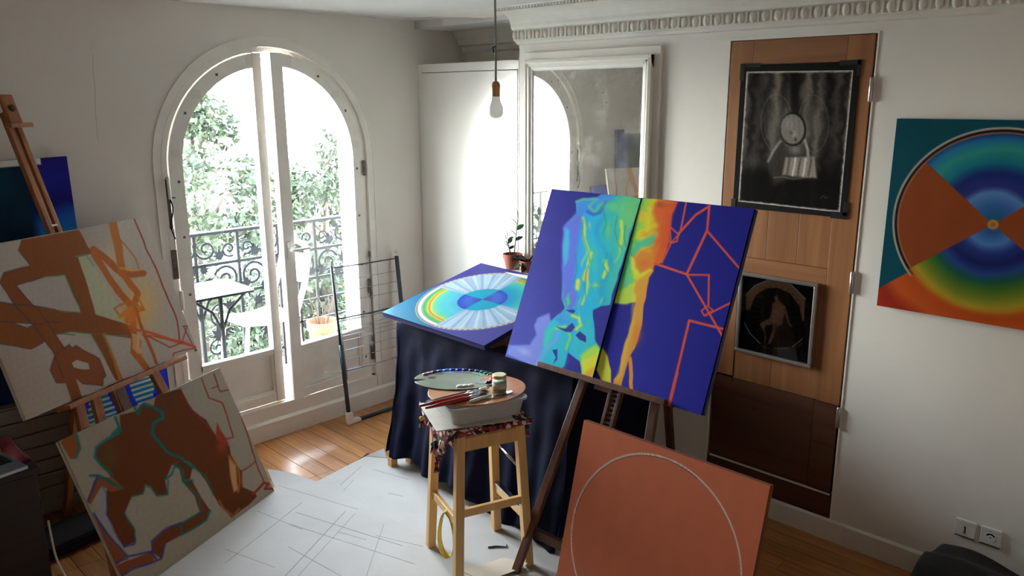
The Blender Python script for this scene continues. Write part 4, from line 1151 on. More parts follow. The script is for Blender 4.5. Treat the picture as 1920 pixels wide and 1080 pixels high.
# small silver-framed picture
fp = thing('framed_photograph', 'small silver-framed photo of a seated nude against a wheel, low on pine door', 'framed picture', (-0.02, -2.44, 0.76))
ty, tz = -2.258, 1.140; by_, bz = -2.619, 0.766
yaw = 0.012
def fpt(y, z, x): return (x, y, z+(ty-y)*0.030*0)
FW = 0.016
for (y0, y1, z0, z1) in ((ty, by_, tz, tz-FW), (ty, by_, bz+FW, bz), (ty, ty-FW, tz-FW, bz+FW), (by_+FW, by_, tz-FW, bz+FW)):
    MB().box((-0.001, y0, z0), (-0.022, y1, z1)).build('frame_bar', 'silver', fp, bevel=.003)
MB().box((-0.001, ty-FW, tz-FW), (-0.009, by_+FW, bz+FW)).build('black_mat', 'blackboard', fp)
picture('print', FP, (-0.0095, ty-FW-.004, tz-FW-.004), (-0.0095, by_+FW+.004, tz-FW-.004), (-0.0095, ty-FW-.004, bz+FW+.004), fp, 'paint_gloss', 2.3)
MB().box((-0.013, ty-FW, tz-FW), (-0.0145, by_+FW, bz+FW)).build('glass', 'picglass', fp)

canvas('wheel_painting', 'square teal canvas with copper hourglass and rainbow wheel hung on right wall', WP, (-0.024, -2.865, 1.823), (-0.024, -3.597, 1.823), (-0.024, -2.865, 1.093), .022, 'tealedge', 0.98)

# sockets
def socket(name, y0, label, glyph):
    t = thing(name, label, 'socket', (0, y0, 0.23))
    cpl = MB().box((0, y0+.036, .231), (-.009, y0-.036, .300)).build('cover_plate', 'plastic', t, bevel=.003)
    MB().box((-.009, y0+.036, .287), (-.011, y0-.036, .300)).build('top_lip', 'plastic', cpl, bevel=.001)
    MB().box((0, y0+.034, .2285), (-.0095, y0-.034, .2305)).build('bottom_gap', 'gap', t)
    if glyph == 'phone':
        g = MB(); g.box((-.009, y0+.0025, .246), (-.0098, y0-.0025, .274)); g.box((-.009, y0+.006, .270), (-.0098, y0, .274)); g.box((-.009, y0+.005, .246), (-.0098, y0-.005, .249)); g.build('phone_slot', 'gap', cpl)
    else:
        rg = MB().lathe([(.019, 0), (.019, .0012)], (-.009, y0, .264), 24, (-1, 0, 0)).build('socket_ring', 'joinery', cpl)
        w_ = MB()
        for k in range(12):
            a0, a1 = math.radians(20+k*11.5), math.radians(20+(k+1)*11.5)
            w_.add([(-.0106, y0+r*math.cos(a), .264+r*math.sin(a)) for r, a in ((.010, a0), (.0165, a0), (.0165, a1), (.010, a1))], [(0, 1, 2, 3)])
        w_.build('socket_well', 'gap', t, fix=False)
        MB().lathe([(.0025, 0), (.0025, .004)], (-.010, y0, .264), 8, (-1, 0, 0)).build('earth_pin', 'chrome', t)
socket('telephone_socket', -3.278, 'white telephone wall socket with upright slot, left of the pair', 'phone')
socket('power_socket', -3.366, 'white round-well power socket, right of the pair', 'power')

# ================================================================== TABLE, CLOTH AND WHAT STANDS ON IT
tb = thing('table', 'wooden trestle table hidden under the navy cloth', 'table', (-0.45, -1.37, 0))
TX0, TX1, TY0, TY1, TZ = -0.82, -0.235, -0.80, -1.95, 0.775
MB().box((TX0, TY0, TZ-.03), (TX1, TY1, TZ)).build('tabletop', 'oldwood', tb, bevel=.003)
for x_, y_ in ((-.79, -.83), (-.26, -.83), (-.79, -1.92), (-.26, -1.92)):
    MB().bar((x_-.012 if x_ < -.5 else x_, y_, 0.0045), (x_, y_, TZ-.03), .045, .045).build('leg', 'beech', tb)
cl = MB()
def cloth_pt(s, z, side):
    """hanging cloth: s along the edge, z from 1 (top) to 0 (hem)"""
    d = 1-z
    wv = (.014*math.sin(s*23+1.5*d)+.018*math.sin(s*9.5+1)+.009*math.sin(s*57+2-2*d))*d+.004*math.sin(s*31+z*14)*math.sin(z*9)
    return wv+.075*d*d+.01*d
def front(u, v):
    s = TY0+.02+(TY1-TY0-.04)*u; z = 1-v; hem = .035+.035*math.sin(u*6)+.02*math.sin(u*17)
    return (TX0-.006-cloth_pt(s, z, 0), s-.0*v, hem+(TZ+.004-hem)*z)
def endl(u, v):
    s = TX0+(TX1-TX0)*u; z = 1-v; hem = .05+.03*math.sin(u*5+1)
    return (s-(1-u)*(.006+cloth_pt(TY0+.02, z, 0))*1.0, TY0+.006+cloth_pt(s*1.7, z, 1)*.35, hem+(TZ+.004-hem)*z)
def endr(u, v):
    s = TX0+(TX1-TX0)*u; z = 1-v; hem = .07+.02*math.sin(u*5)
    return (s-(1-u)*(.006+cloth_pt(TY1+.02, z, 0)), TY1-.006-cloth_pt(s*1.7, z, 1)*.3, hem+(TZ+.004-hem)*z)
cloth = thing('tablecloth', 'dark navy cloth draped over the trestle table', 'tablecloth', (-.5, -1.37, 0))
cl.grid(front, 150, 34); cl.build('front_drop', 'navy', cloth, smooth=True, solid=.002)
q = MB(); q.grid(endl, 60, 26); q.build('left_drop', 'navy', cloth, smooth=True, solid=.002)
q = MB(); q.grid(endr, 60, 26); q.build('right_drop', 'navy', cloth, smooth=True, solid=.002)
q = MB(); q.grid(lambda u, v: (TX0-.006+(TX1-TX0)*u, TY0+.006+(TY1-TY0-.012)*v*.50, TZ+.004+.0015*math.sin(u*31+v*17)), 30, 20); q.build('top_drape', 'navy', cloth, smooth=True, solid=.002)
q = MB(); q.grid(lambda u, v: (TX0-.006+.10*u, -1.36+(TY1+1.35)*v, TZ+.004), 6, 20); q.build('front_fold', 'navy', cloth, smooth=True, solid=.002)

# perforated wooden slat leaning on the end of the table
st = thing('wooden_stick', 'narrow wooden slat with a row of holes leaning on the table end', 'stick', (-.90, -.775, 0))
a_, b_ = V(-.895, -.790, .045), V(-.800, -.785, .60)
MB().bar(a_, b_, .020, .008, (0, -1, 0)).build('slat', 'board', st)
dv = (b_-a_)
for k in range(40):
    c_ = a_+dv*((k+.5)/40)
    MB().obox(c_+V(-.0045, 0, 0), (.0008, 0, 0), (0, .004, 0), (0, 0, .003)).build('hole', 'gap', st)
MB().box((-.915, -.805, .0), (-.875, -.772, .05)).build('foot_block', 'beech', st)

# rainbow-wheel square lying from table edge to mantel
Lc, Tc, Bc = (-.893, -.751, .839), (-.179, -.735, .986), (-.872, -1.481, .815)
canvas('rainbow_wheel_painting', 'square blue canvas with pale rainbow wheel lying tilted on the table', TB, Lc, Tc, Bc, .024, 'blueedge', 1.7)
# little crate that carries its front edge
cr = thing('wooden_box', 'small low wooden box under the lying wheel canvas', 'box', (-.70, -1.30, TZ))
MB().box((-.80, -1.12, TZ), (-.62, -1.46, TZ+.012)).build('base', 'oldwood', cr)
for s0, s1 in (((-.80, -1.12), (-.62, -1.13)), ((-.80, -1.45), (-.62, -1.46)), ((-.80, -1.13), (-.79, -1.45)), ((-.63, -1.13), (-.62, -1.45))):
    MB().box((s0[0], s0[1], TZ+.012), (s1[0], s1[1], TZ+.034)).build('side', 'oldwood', cr)

# potted plants on the mantel
def pot(t, c, r, h, m='terra'):
    MB().lathe([(r*.66, 0), (r*.70, .003), (r*.90, h*.70), (r, h*.72), (r*1.02, h), (r*.92, h), (r*.88, h*.80), (r*.3, h*.78)], c, 28).build('pot', m, t, smooth=False)
    MB().lathe([(r*.88, h*.80), (r*.6, h*.84), (r*.2, h*.85)], c, 20).build('soil', 'soil', t)
def leafshape(mb, base, tip, w, cup=.2):
    base, tip = Vector(base), Vector(tip); d = tip-base; L = d.length
    sd_ = d.cross(Vector((0.35, -.6, .7))).normalized(); nn = sd_.cross(d).normalized()
    rows = []
    for k in range(9):
        s = k/8; ww = w*math.sin(PI*min(1, s*.97+.015))**.8*(1-.25*s)
        p = base+d*s-Vector((0, 0, 1))*L*.12*s*s
        rows.append((p-sd_*ww+nn*cup*ww, p, p+sd_*ww+nn*cup*ww))
    vs = [q for r in rows for q in r]; fs = []
    for k in range(8):
        for j in range(2): fs.append((3*k+j, 3*k+j+1, 3*k+j+4, 3*k+j+3))
    mb.add(vs, fs)
p1 = thing('potted_plant', 'terracotta pot with upright glossy-leaved young plant on the mantel', 'plant', (-.115, -.925, .972))
pot(p1, (-.115, -.925, .972), .055, .085)
for (bx_, by2, top, lean) in ((-.115, -.935, 1.255, (.0, -.03)), (-.120, -.915, 1.15, (-.01, .015)), (-.10, -.905, 1.12, (.0, .045))):
    b0 = V(bx_, by2, 1.035); t0 = V(bx_+lean[0], by2+lean[1], top)
    stm = MB().tube([b0, b0.lerp(t0, .5)+V(.004, .004, 0), t0], [.0035, .003, .002], 6).build('stem', 'stem', p1, smooth=True)
    n_ = 5 if top > 1.2 else 4
    for k in range(n_):
        s = .45+.55*k/(n_-1) ; p = b0.lerp(t0, s); sg = 1 if k % 2 else -1
        L_ = .060 if top > 1.2 else .042
        tip = p+V(-.012*sg, sg*L_*.75, L_*(.35+.5*s)) if k < n_-1 else p+V(0, .006, L_)
        mb = MB(); leafshape(mb, p, tip, L_*.25); mb.build('leaf', 'leaf', stm, smooth=True)
p2 = thing('trailing_plant', 'small terracotta pot with drooping dark leaves beside the taller plant', 'plant', (-.125, -1.045, .972))
pot(p2, (-.125, -1.045, .972), .042, .065)
for k, (dy, dz, dx) in enumerate(((.085, -.005, -.03), (.05, -.04, -.06), (-.02, -.05, -.065), (-.07, -.01, -.03), (.06, .02, -.05), (.01, .03, -.06), (.10, .025, -.02))):
    mb = MB(); b0 = V(-.125, -1.045, 1.04); leafshape(mb, b0, b0+V(dx, dy, dz), .024); mb.build('leaf', 'leafd', p2, smooth=True)
MB().tube([(-.12, -1.05, 1.03), (-.10, -1.10, 1.10), (-.08, -1.17, 1.17)], [.0045, .004, .003], 6).build('bare_stem', 'bark', p2, smooth=True)
MB().tube([(-.13, -1.04, 1.035), (-.175, -1.03, 1.03), (-.185, -1.03, .99)], [.0035, .003, .002], 6).build('bare_stem', 'stem', p2, smooth=True)

# ================================================================== RIGHT EASEL WITH THE DIPTYCH
tl = math.tan(math.radians(23.05))
def ep(y, z, out=0.0):
    """point on the easel's leaning front plane, OUT metres in front of it"""
    return V(-1.146+z*tl-out*math.cos(math.radians(23.05)), y, z+out*math.sin(math.radians(23.05)))
TLd, BLd = (-.574, 1.508), (-.8765, .797)
canvas('diptych_canvas', 'left diptych panel with cyan-green draped figure on ultramarine', DL, (TLd[0], -1.616, TLd[1]), (TLd[0], -2.097, TLd[1]), (BLd[0], -1.619, BLd[1]), .030, 'greenedge', 0.66, 'diptych on the dark easel')
canvas('diptych_canvas', 'right diptych panel with orange flame figure and red line drawing on ultramarine', DR, (TLd[0]+.003, -2.101, TLd[1]+.001), (TLd[0]+.003, -2.592, TLd[1]+.001), (BLd[0]+.013, -2.101, BLd[1]), .030, 'blueedge', 0.62, 'diptych on the dark easel')
es = thing('studio_easel', 'dark walnut tripod easel carrying the blue diptych', 'easel', (-1.0, -2.18, 0))
MB().bar(ep(-1.940, 0.0045), ep(-2.075, 1.36), .034, .022, (0, 1, 0)).build('front_leg', 'walnut', es, bevel=.002)
MB().bar(ep(-2.465, 0.0045), ep(-2.290, 1.36), .034, .022, (0, 1, 0)).build('front_leg', 'walnut', es, bevel=.002)
MB().bar(ep(-2.10, 1.36), ep(-2.27, 1.36), .05, .022, (0, 0, 1)).build('head_bar', 'walnut', es, bevel=.002)
MB().bar(V(-.30, -2.16, .0045), V(-.57, -2.18, 1.34), .034, .022, (0, 1, 0)).build('rear_leg', 'walnut', es, bevel=.002)
MB().bar(ep(-1.925, .165, -.022), ep(-2.475, .165, -.022), .042, .020, (0, 0, 1)).build('cross_bar', 'walnut', es, bevel=.002)
for dy in (-.022, .022):
    MB().bar(ep(-2.185+dy, .35, .0), ep(-2.185+dy, 1.34, .0), .014, .022, (0, 1, 0)).build('mast_rail', 'walnut', es, bevel=.001)
for k in range(24):
    z_ = .38+k*.018
    MB().bar(ep(-2.170, z_, .002), ep(-2.200, z_, .002), .008, .012, (0, 0, 1)).build('mast_rung', 'walnut', es)
MB().obox(ep(-2.125, .765, -.004), (0, .045, 0), (.004, 0, .012), (.012, 0, -.004)).build('clamp_block', 'walnut', es)
MB().obox(ep(-2.155, .72, -.010), (0, .008, 0), (.020, 0, .05), (.008, 0, -.003)).build('clamp_bar', 'walnut', es)
sh = MB().obox(ep(-2.126, .782, .030), (0, .318, 0), (.012*math.sin(.4), 0, .012*math.cos(.4)), (.040*math.cos(.4), 0, -.040*math.sin(.4))); sh.build('canvas_shelf', 'walnut', es, bevel=.002)

canvas('copper_ring_painting', 'copper-brown square canvas with thin white ring leaning on the dark easel', BC, (-1.104, -2.250, .752), (-1.106, -2.980, .752), (-1.282, -2.250, .044), .024, 'brownedge', 0.46)
# wooden block it stands on
wb = thing('wooden_block', 'wooden block on the floor under the copper ring canvas', 'block', (-1.28, -2.6, 0))
MB().box((-1.33, -2.35, .0045), (-1.235, -2.95, .043)).build('block', 'oldwood', wb, bevel=.003)

# ================================================================== STOOL AND PAINTING KIT
scx, scy, sa, hb, ht, SH = -1.167, -1.740, -.344, .158, .129, .655
ux, vx = V(math.cos(sa), math.sin(sa), 0), V(math.sin(sa), -math.cos(sa), 0)
S0 = V(scx, scy, 0)
def sp(i, j, z): return S0+ux*i+vx*j+V(0, 0, z)
sl = thing('bar_stool', 'pale beech stool used as painting stand beside the table', 'stool', (scx, scy, 0))
MB().obox(sp(0, 0, SH-.011), ux*.152, vx*.152, (0, 0, .011)).build('seat', 'beech', sl, bevel=.004)
for i in (-1, 1):
    for j in (-1, 1):
        MB().bar(sp(i*hb, j*hb, .0045), sp(i*ht, j*ht, SH-.022), .036, .036, ux).build('leg', 'beech', sl, bevel=.003)
def legat(i, j, z): k = z/(SH-.022); h_ = hb+(ht-hb)*k; return sp(i*h_, j*h_, z)
for i in (-1, 1):
    MB().bar(legat(i, -1, .62-.03), legat(i, 1, .62-.03), .055, .020, (0, 0, 1)).build('apron', 'beech', sl, bevel=.002)
    MB().bar(legat(-1, i, .62-.03), legat(1, i, .62-.03), .055, .020, (0, 0, 1)).build('apron', 'beech', sl, bevel=.002)
MB().bar(legat(-1, -1, .262), legat(-1, 1, .262), .036, .018, (0, 0, 1)).build('stretcher', 'beech', sl, bevel=.002)
MB().bar(legat(1, -1, .228), legat(1, 1, .228), .036, .018, (0, 0, 1)).build('stretcher', 'beech', sl, bevel=.002)
MB().bar(legat(-1, 1, .305), legat(1, 1, .305), .034, .018, (0, 0, 1)).build('stretcher', 'beech', sl, bevel=.002)
MB().bar(legat(1, -1, .251), legat(1, 1, .251), .010, .022, (0, 0, 1)).build('foot_plate', 'chrome', sl)
MB().tube([legat(1, -1, .455), legat(1, 1, .43)], .007, 10).build('foot_bar', 'chrome', sl, smooth=True)

# woven textile with hanging corners
tx = thing('woven_cloth', 'red black and cream woven cloth with tassels over the stool seat', 'cloth', (scx, scy, SH))
def tx_top(u, v): return sp(-.165+.33*u, -.165+.33*v, SH+.003+.001*math.sin(u*40+v*30))
q = MB(); q.grid(tx_top, 20, 20); q.build('top', 'textile', tx, smooth=True, solid=.002)
def corner_drop(ci, cj, du, dv_, L1):
    """triangular corner of cloth folding down over one edge"""
    q = MB(); pts = []
    n = 10
    for r in range(n+1):
        s = r/n; wd = (1-s); row = []
        for k in range(9):
            t = k/8-.5
            p = sp(ci, cj, SH+.003)+du*(t*.26*wd)+V(0, 0, -L1*s)+dv_*(.006+.012*math.sin(t*9)*s+.01*s)
            row.append(p)
        pts += row
    q.add(pts, [(r*9+k, r*9+k+1, (r+1)*9+k+1, (r+1)*9+k) for r in range(n) for k in range(8)])
    q.build('hanging_corner', 'textile', tx, smooth=True, solid=.002)
corner_drop(-.167, .035, vx, -ux, .165)
corner_drop(-.165, -.08, vx, -ux, .06)
corner_drop(.165, .05, vx, ux, .05)
q = MB(); q.grid(lambda u, v: sp(-.165+.33*u, .166+.004*v, SH+.003-.018*v), 20, 2); q.build('front_hem', 'textile', tx, smooth=True, solid=.002)
q = MB(); q.grid(lambda u, v: sp(-.166-.004*v, -.165+.33*u, SH+.003-.045*v-.01*math.sin(u*7)*v), 20, 3); q.build('side_hem', 'textile', tx, smooth=True, solid=.002)
def tassel(p, colr):
    p = Vector(p); mm = mat('tassel_wool', colr, .9, .3, 60)
    kn = MB().ball(p, .010, 8).build('tassel_knot', mm, tx, smooth=True)
    q = MB()
    for k in range(7):
        a = k*.9; q.tube([p, p+V(.006*math.cos(a), .006*math.sin(a), -.018), p+V(.010*math.cos(a), .010*math.sin(a), -.040)], .0022, 5)
    q.build('tassel_fringe', 'textile', kn)
tassel(sp(-.180, -.165, SH-.055), (206, 150, 40)); tassel(sp(-.178, -.04, SH-.12), (30, 110, 110)); tassel(sp(.180, .10, SH-.06), (60, 26, 24)); tassel(sp(-.192, .035, SH-.168), (120, 36, 50))

bd_ = thing('drawing_board', 'square grey board jutting out under the plastic tub', 'board', (scx, scy, SH+.006))
bu = (ux*math.cos(.12)+vx*math.sin(.12)); bv = (vx*math.cos(.12)-ux*math.sin(.12))
MB().obox(sp(-.045, -.004, SH+.009), bu*.160, bv*.150, (0, 0, .002)).build('board', 'board', bd_, bevel=.0008)

tbz = SH+.0115
tub = thing('plastic_tub', 'shallow translucent plastic storage tub on the stool', 'tub', (scx, scy, tbz))
tu, tv = ux, vx
def tubring(h, k, z): return [S0+V(.004, 0, tbz+z)+tu*(i*(h-.0))+tv*(j*(k)) for i, j in ((-1, -1), (1, -1), (1, 1), (-1, 1))]
def tubbody(a0, b0, a1, b1, z0, z1, nseg=6, r=.03):
    def ring(a, b, z):
        out = []
        for (sx, sy, q0) in ((1, 1, 0), (-1, 1, 90), (-1, -1, 180), (1, -1, 270)):
            for k in range(nseg+1):
                q = math.radians(q0+90*k/nseg); out.append(S0+V(.004, 0, tbz+z)+tu*(sx*(a-r)+r*math.cos(q))+tv*(sy*(b-r)+r*math.sin(q)))
        return out
    return ring(a0, b0, z0), ring(a1, b1, z1)
r0, r1 = tubbody(.146, .118, .158, .132, 0, .072); n_ = len(r0)
q = MB(); q.add(r0+r1, [tuple(range(n_))]+[(i, (i+1)%n_, n_+(i+1)%n_, n_+i) for i in range(n_)]); q.build('body', 'translucent', tub, solid=.002, smooth=False)
ra, rb = tubbody(.158, .132, .168, .142, .066, .066); rc, rd = tubbody(.168, .142, .158, .132, .074, .074)
q = MB(); q.add(ra+rb+rc+rd, [(s*n_+i, s*n_+(i+1)%n_, ((s+1)%4)*n_+(i+1)%n_, ((s+1)%4)*n_+i) for s in range(4) for i in range(n_)]); q.build('rim', 'translucent', tub)
PZ = tbz+.0765
def oval(mb, c, ru, rv, z0, z1, du, dv_, hole=None, n=48, notch=None):
    outer = []
    for k in range(n):
        a = 2*PI*k/n; ru2, rv2 = ru, rv
        kk = 1.0
        if notch and abs(((math.degrees(a)-notch+180) % 360)-180) < 5: kk = .72
        outer.append(c+du*ru2*math.cos(a)*kk+dv_*rv2*math.sin(a)*kk)
    mb.prism([p+V(0, 0, z0-p.z) for p in outer], (0, 0, z1-z0))
pb = thing('oval_palette', 'plain brown oval wooden palette lying on the plastic tub', 'palette', (scx, scy, PZ))
dU = ux.copy(); dV = V(-dU.y, dU.x, 0)
q = MB(); oval(q, V(-1.150, -1.728, 0), .205, .168, PZ, PZ+.005, dU, dV); q.build('palette_board', 'palette', pb, bevel=.001)
pg = thing('paint_palette', 'grey-green oval palette ringed with blue, green and red paint dabs', 'palette', (scx, scy, PZ+.006))
dU = V(.70, -.714, 0).normalized(); dV = V(-dU.y, dU.x, 0)
gc = V(-1.135, -1.585, 0); q = MB(); oval(q, gc, .178, .128, PZ+.0055, PZ+.0105, dU, dV, notch=187); 
pgb = q.build('palette_board', mat('used_palette_surface', (112, 120, 104), .35, .25, 9), pg, bevel=.001)
q = MB(); oval(q, gc-dU*.105+dV*.012, .017, .012, PZ+.0104, PZ+.0112, dU, dV); q.build('thumb_hole', 'gap', pg)
dab_cols = [(150, 90, 120), (150, 120, 150), (24, 28, 60), (40, 90, 200), (60, 120, 230), (30, 60, 190), (24, 40, 170), (20, 30, 130), (16, 20, 60), (20, 90, 130), (20, 120, 110), (16, 110, 90), (40, 120, 70), (200, 110, 40), (210, 70, 30), (200, 40, 30), (190, 30, 30), (20, 20, 24)]
for k, cc in enumerate(dab_cols[::2]+[(60, 110, 120)]):
    a = math.radians(150-k*20.5); p = gc+dU*.132*math.cos(a)+dV*.088*math.sin(a); cm = tuple(int(.45*c_+.55*g_) for c_, g_ in zip(cc, (112, 120, 104)))
    q = MB(); oval(q, p, .026, .018, PZ+.0106, PZ+.0109+.0001*k, dU, dV, n=20); q.build('paint_smear', mat('mixed_paint', cm, .3, .3, 40), pgb)
for k, cc in enumerate(dab_cols):
    a = math.radians(152-k*10.6)
    p = gc+dU*.154*math.cos(a)+dV*.108*math.sin(a)
    MB().ball(V(p.x, p.y, PZ+.0125), .0120, 8, (1.25, 1.0, .42)).build('paint_dab', mat('wet_paint', cc, .15, .15, 60), pgb, smooth=True)
for k in range(3):
    p = gc+dU*(.020+.022*k)+dV*(-.092+.004*k); MB().ball(V(p.x, p.y, PZ+.012), .017, 8, (1, .8, .3)).build('paint_dab', mat('white_paint', (226, 224, 218), .2, .05, 60), pgb, smooth=True)

jr = thing('glass_jar', 'small glass jar of cloudy liquid with pale gold lid on the palette', 'jar', (sp(.080, .052, PZ+.006)))
jc = sp(.080, .052, PZ+.006)
jgl = MB().lathe([(.026, 0), (.029, .003), (.029, .052), (.025, .060), (.025, .066)], jc, 28).build('glass', 'jarglass', jr, smooth=True)
MB().lathe([(.0255, .003), (.0265, .005), (.0265, .036)], jc, 24).build('liquid', mat('cloudy_turpentine', (176, 178, 150), .3, .05), jr, smooth=True)
MB().lathe([(.0275, .060), (.0285, .061), (.0285, .072), (.026, .074), (.004, .0745)], jc, 28).build('lid', 'metalcap', jr)
MB().lathe([(.0294, .018), (.0294, .044)], jc, 28).build('label_band', mat('faded_paper_label', (196, 194, 176), .7, .12, 40), jgl, smooth=True)

def brush(label, p0, p1, rr, handle, fer=.05, br=.03):
    p0, p1 = Vector(p0), Vector(p1); d = (p1-p0); L = d.length; d.normalize()
    t = thing('paint_brush', label, 'brush', p0, 'brushes on the brown palette')
    MB().tube([p0, p0+d*L*.25, p0+d*L*.62, p0+d*(L-fer-br)], [rr*.45, rr*.8, rr*1.1, rr*.75], 10).build('handle', handle, t, smooth=True)
    fe = MB().tube([p0+d*(L-fer-br), p0+d*(L-br)], [rr*.8, rr*.95], 10).build('ferrule', 'chrome', t, smooth=True)
    MB().tube([p0+d*(L-br), p0+d*(L-br*.5), p1], [rr*.9, rr*1.15, rr*.35], 10).build('bristles', 'bristle', fe, smooth=True)
bz = PZ+.006
def bp_(i, j, z=0): return sp(i, j, bz+z)
brush('thick red-handled brush, upper of the two red ones', bp_(-.268, .074, .008), bp_(.030, .040, .008), .0100, 'brushred')
brush('red-handled brush nearest the front rim of the palette', bp_(-.255, .104, .008), bp_(.015, .066, .008), .0100, 'brushred')
brush('slim dark-handled brush tucked behind the red brushes', bp_(-.240, .048, .005), bp_(.020, .020, .005), .0060, 'brushdark')
brush('thin black-handled brush next to the grey palette', bp_(-.225, .034, .005), bp_(.035, .004, .005), .0055, 'brushdark')
t = thing('palette_knife', 'white-handled palette knife in front of the glass jar', 'palette knife', bp_(-.02, .10, .002))
MB().tube([bp_(-.075, .112, .006), bp_(-.02, .098, .007), bp_(.025, .090, .006)], [.005, .007, .005], 10).build('handle', 'plastic', t, smooth=True)
MB().obox(bp_(.075, .092, .004), (ux*.05-vx*.013), (vx*.008+ux*.002), (0, 0, .0007)).build('blade', 'chrome', t)
t = thing('paint_tube', 'small white and red paint tube beside the glass jar', 'paint tube', bp_(.06, .055, 0))
MB().tube([bp_(.010, .020, .008), bp_(.040, .010, .008)], [.010, .008], 10).build('tube_body', 'plastic', t, smooth=True)
MB().tube([bp_(.040, .010, .008), bp_(.050, .007, .008)], [.006, .006], 10).build('cap', mat('orange_cap', (206, 120, 60), .4, .05), t)

# loop of yellow tape hanging on the stool
yt = thing('masking_tape_loop', 'long loop of yellow masking tape hanging from the stool stretcher', 'tape', legat(-1, .2, .20))
q = MB(); cT = legat(-1, .28, .262); wl_ = (vx*.75+ux*.66).normalized(); wp_ = (ux*.75-vx*.66).normalized(); pts = []
for k in range(49):
    a = 2*PI*k/48; pts.append((cT+wl_*(.030*math.sin(a)*(1.15-.25*math.cos(a)))+V(0, 0, -.094+.104*math.cos(a))-ux*.010, ))
vs = []
for (p,) in pts: vs += [p-wp_*.017+V(0, 0, .0), p+wp_*.017]
q.add(vs, [(2*i, 2*i+1, 2*i+3, 2*i+2) for i in range(48)]); q.build('tape_loop', 'yellow', yt, solid=.0015, smooth=True)

# ================================================================== FLOOR COVERING
def sheet(name, label, poly, z, m, cat='cardboard', th=.003):
    o = MB().prism([(x, y, z) for x, y in poly], (0, 0, th)).build(name, m); return tag(o, label, cat)
cA = thing('cardboard_sheet', 'large pale card sheet on the floor reaching under the table', 'cardboard', (-1.1, -1.3, 0))
MB().prism([(x, y, .0005) for x, y in ((-1.42, -.70), (-1.29, -.66), (-.925, -.595), (-.86, -.715), (-.52, -.80), (-.45, -2.35), (-1.42, -2.45))], (0, 0, .002)).build('sheet', 'cardboard', cA)
MB().prism([V(-.93, -.597, .0028), V(-.865, -.70, .0028), V(-.84, -.64, .030)], (0, 0, .002)).build('torn_flap', 'cardboard', cA)
MB().prism([V(-.975, -.60, .0005), V(-.915, -.59, .012), V(-.885, -.565, .002)], (0, 0, .002)).build('torn_flap', 'steel', cA)
cB = thing('cardboard_sheet', 'large scuffed card sheet on the floor in front of the leaning canvas', 'cardboard', (-1.8, -1.4, 0))
MB().prism([(x, y, .0028) for x, y in ((-1.385, -.35), (-1.32, -.48), (-1.275, -.70), (-1.245, -1.10), (-1.235, -1.60), (-1.24, -2.60), (-2.55, -2.60), (-2.50, -.98), (-1.46, -.56))], (0, 0, .0022)).build('sheet', 'cardboard', cB)
cS = thing('cardboard_scrap', 'torn card scrap lifting off the floor beside the stool', 'cardboard', (-1.17, -1.9, 0))
MB().grid(lambda u, v: (-1.30+.19*u+.02*v, -1.78-.13*v-.05*u, .0065+.022*u*u*v+.004*math.sin(u*6)), 10, 8).build('scrap', 'card2', cS, solid=.0015)
# knife cuts and scuffs drawn as thin strips of loosened paper
def cut(a, b, w_, parent=cB, z=.0052):
    a, b = V(a[0], a[1], z), V(b[0], b[1], z)
    MB().bar(a, b, w_, .0006, V(-(b-a).y, (b-a).x, 0)).build('cut_line', 'scuff', parent)
for a, b, w_ in (((-1.52, -.86), (-1.35, -1.45), .003), ((-1.60, -.92), (-1.40, -1.60), .0025), ((-1.95, -1.02), (-1.45, -.80), .0025), ((-1.85, -1.30), (-1.35, -1.02), .003), ((-1.80, -1.33), (-1.33, -1.07), .002), ((-1.64, -.72), (-1.58, -1.02), .0025), ((-1.62, -1.55), (-1.30, -1.25), .002), ((-1.44, -.56), (-1.30, -1.05), .002), ((-1.70, -1.10), (-1.66, -1.48), .0022), ((-1.38, -1.30), (-1.29, -1.52), .002), ((-1.48, -1.15), (-1.43, -1.30), .002), ((-1.90, -.92), (-1.82, -1.2), .002)):
    cut(a, b, w_)
for a, b, w_ in (((-1.22, -.78), (-1.02, -.68), .0025), ((-1.00, -.75), (-.94, -.98), .0025), ((-1.24, -.84), (-1.14, -.78), .002), ((-1.10, -1.02), (-1.07, -1.10), .003)):
    cut(a, b, w_, cA, .0027)
t = thing('bent_nail', 'curled dark scrap of wire on the floor card by the stool', 'scrap', (-1.06, -1.74, .003))
MB().tube([(-1.10, -1.73, .0065), (-1.07, -1.75, .007), (-1.045, -1.785, .0065), (-1.03, -1.775, .0065)], [.005, .004, .003, .003], 6).build('wire_scrap', 'steel', t, smooth=True)

# ================================================================== LEFT EASEL AND ITS CANVASES
az = 3.585; tt = .33
dL = V(math.cos(az), math.sin(az), 0); bk = V(-.429, .903, 0); upL = V(bk.x*math.sin(tt), bk.y*math.sin(tt), math.cos(tt)); nL = -(bk*math.cos(tt)-V(0, 0, math.sin(tt)))
BRu = V(-1.691, -.341, .739)
wU, hU = .92, .664
canvas('abstract_canvas', 'pale canvas with tangled orange limbs on the left easel', LU, BRu+dL*wU+upL*hU, BRu+upL*hU, BRu+dL*wU, .018, 'canvas_edge', 0.74)
el = thing('wooden_easel', 'orange-brown beech easel holding the pale orange canvas', 'easel', (-2.1, -.45, 0))
def lp(s, z, out=0.0):
    """point on the left easel plane: s metres from the canvas' right corner, at height z, OUT in front of canvas back"""
    k = (z-BRu.z)/upL.z; return BRu+dL*s+upL*k+nL*(out-.020)
def sx_of(x, z):  # distance along the plane for a given x
    p = lp(0, z); return (x-p.x)/dL.x
mast_s = sx_of(-2.215, 1.36)
MB().bar(lp(mast_s-.018, .30, -.014), lp(mast_s-.018, 1.86, -.014), .022, .024, dL).build('mast_rail', 'easelw', el, bevel=.002)
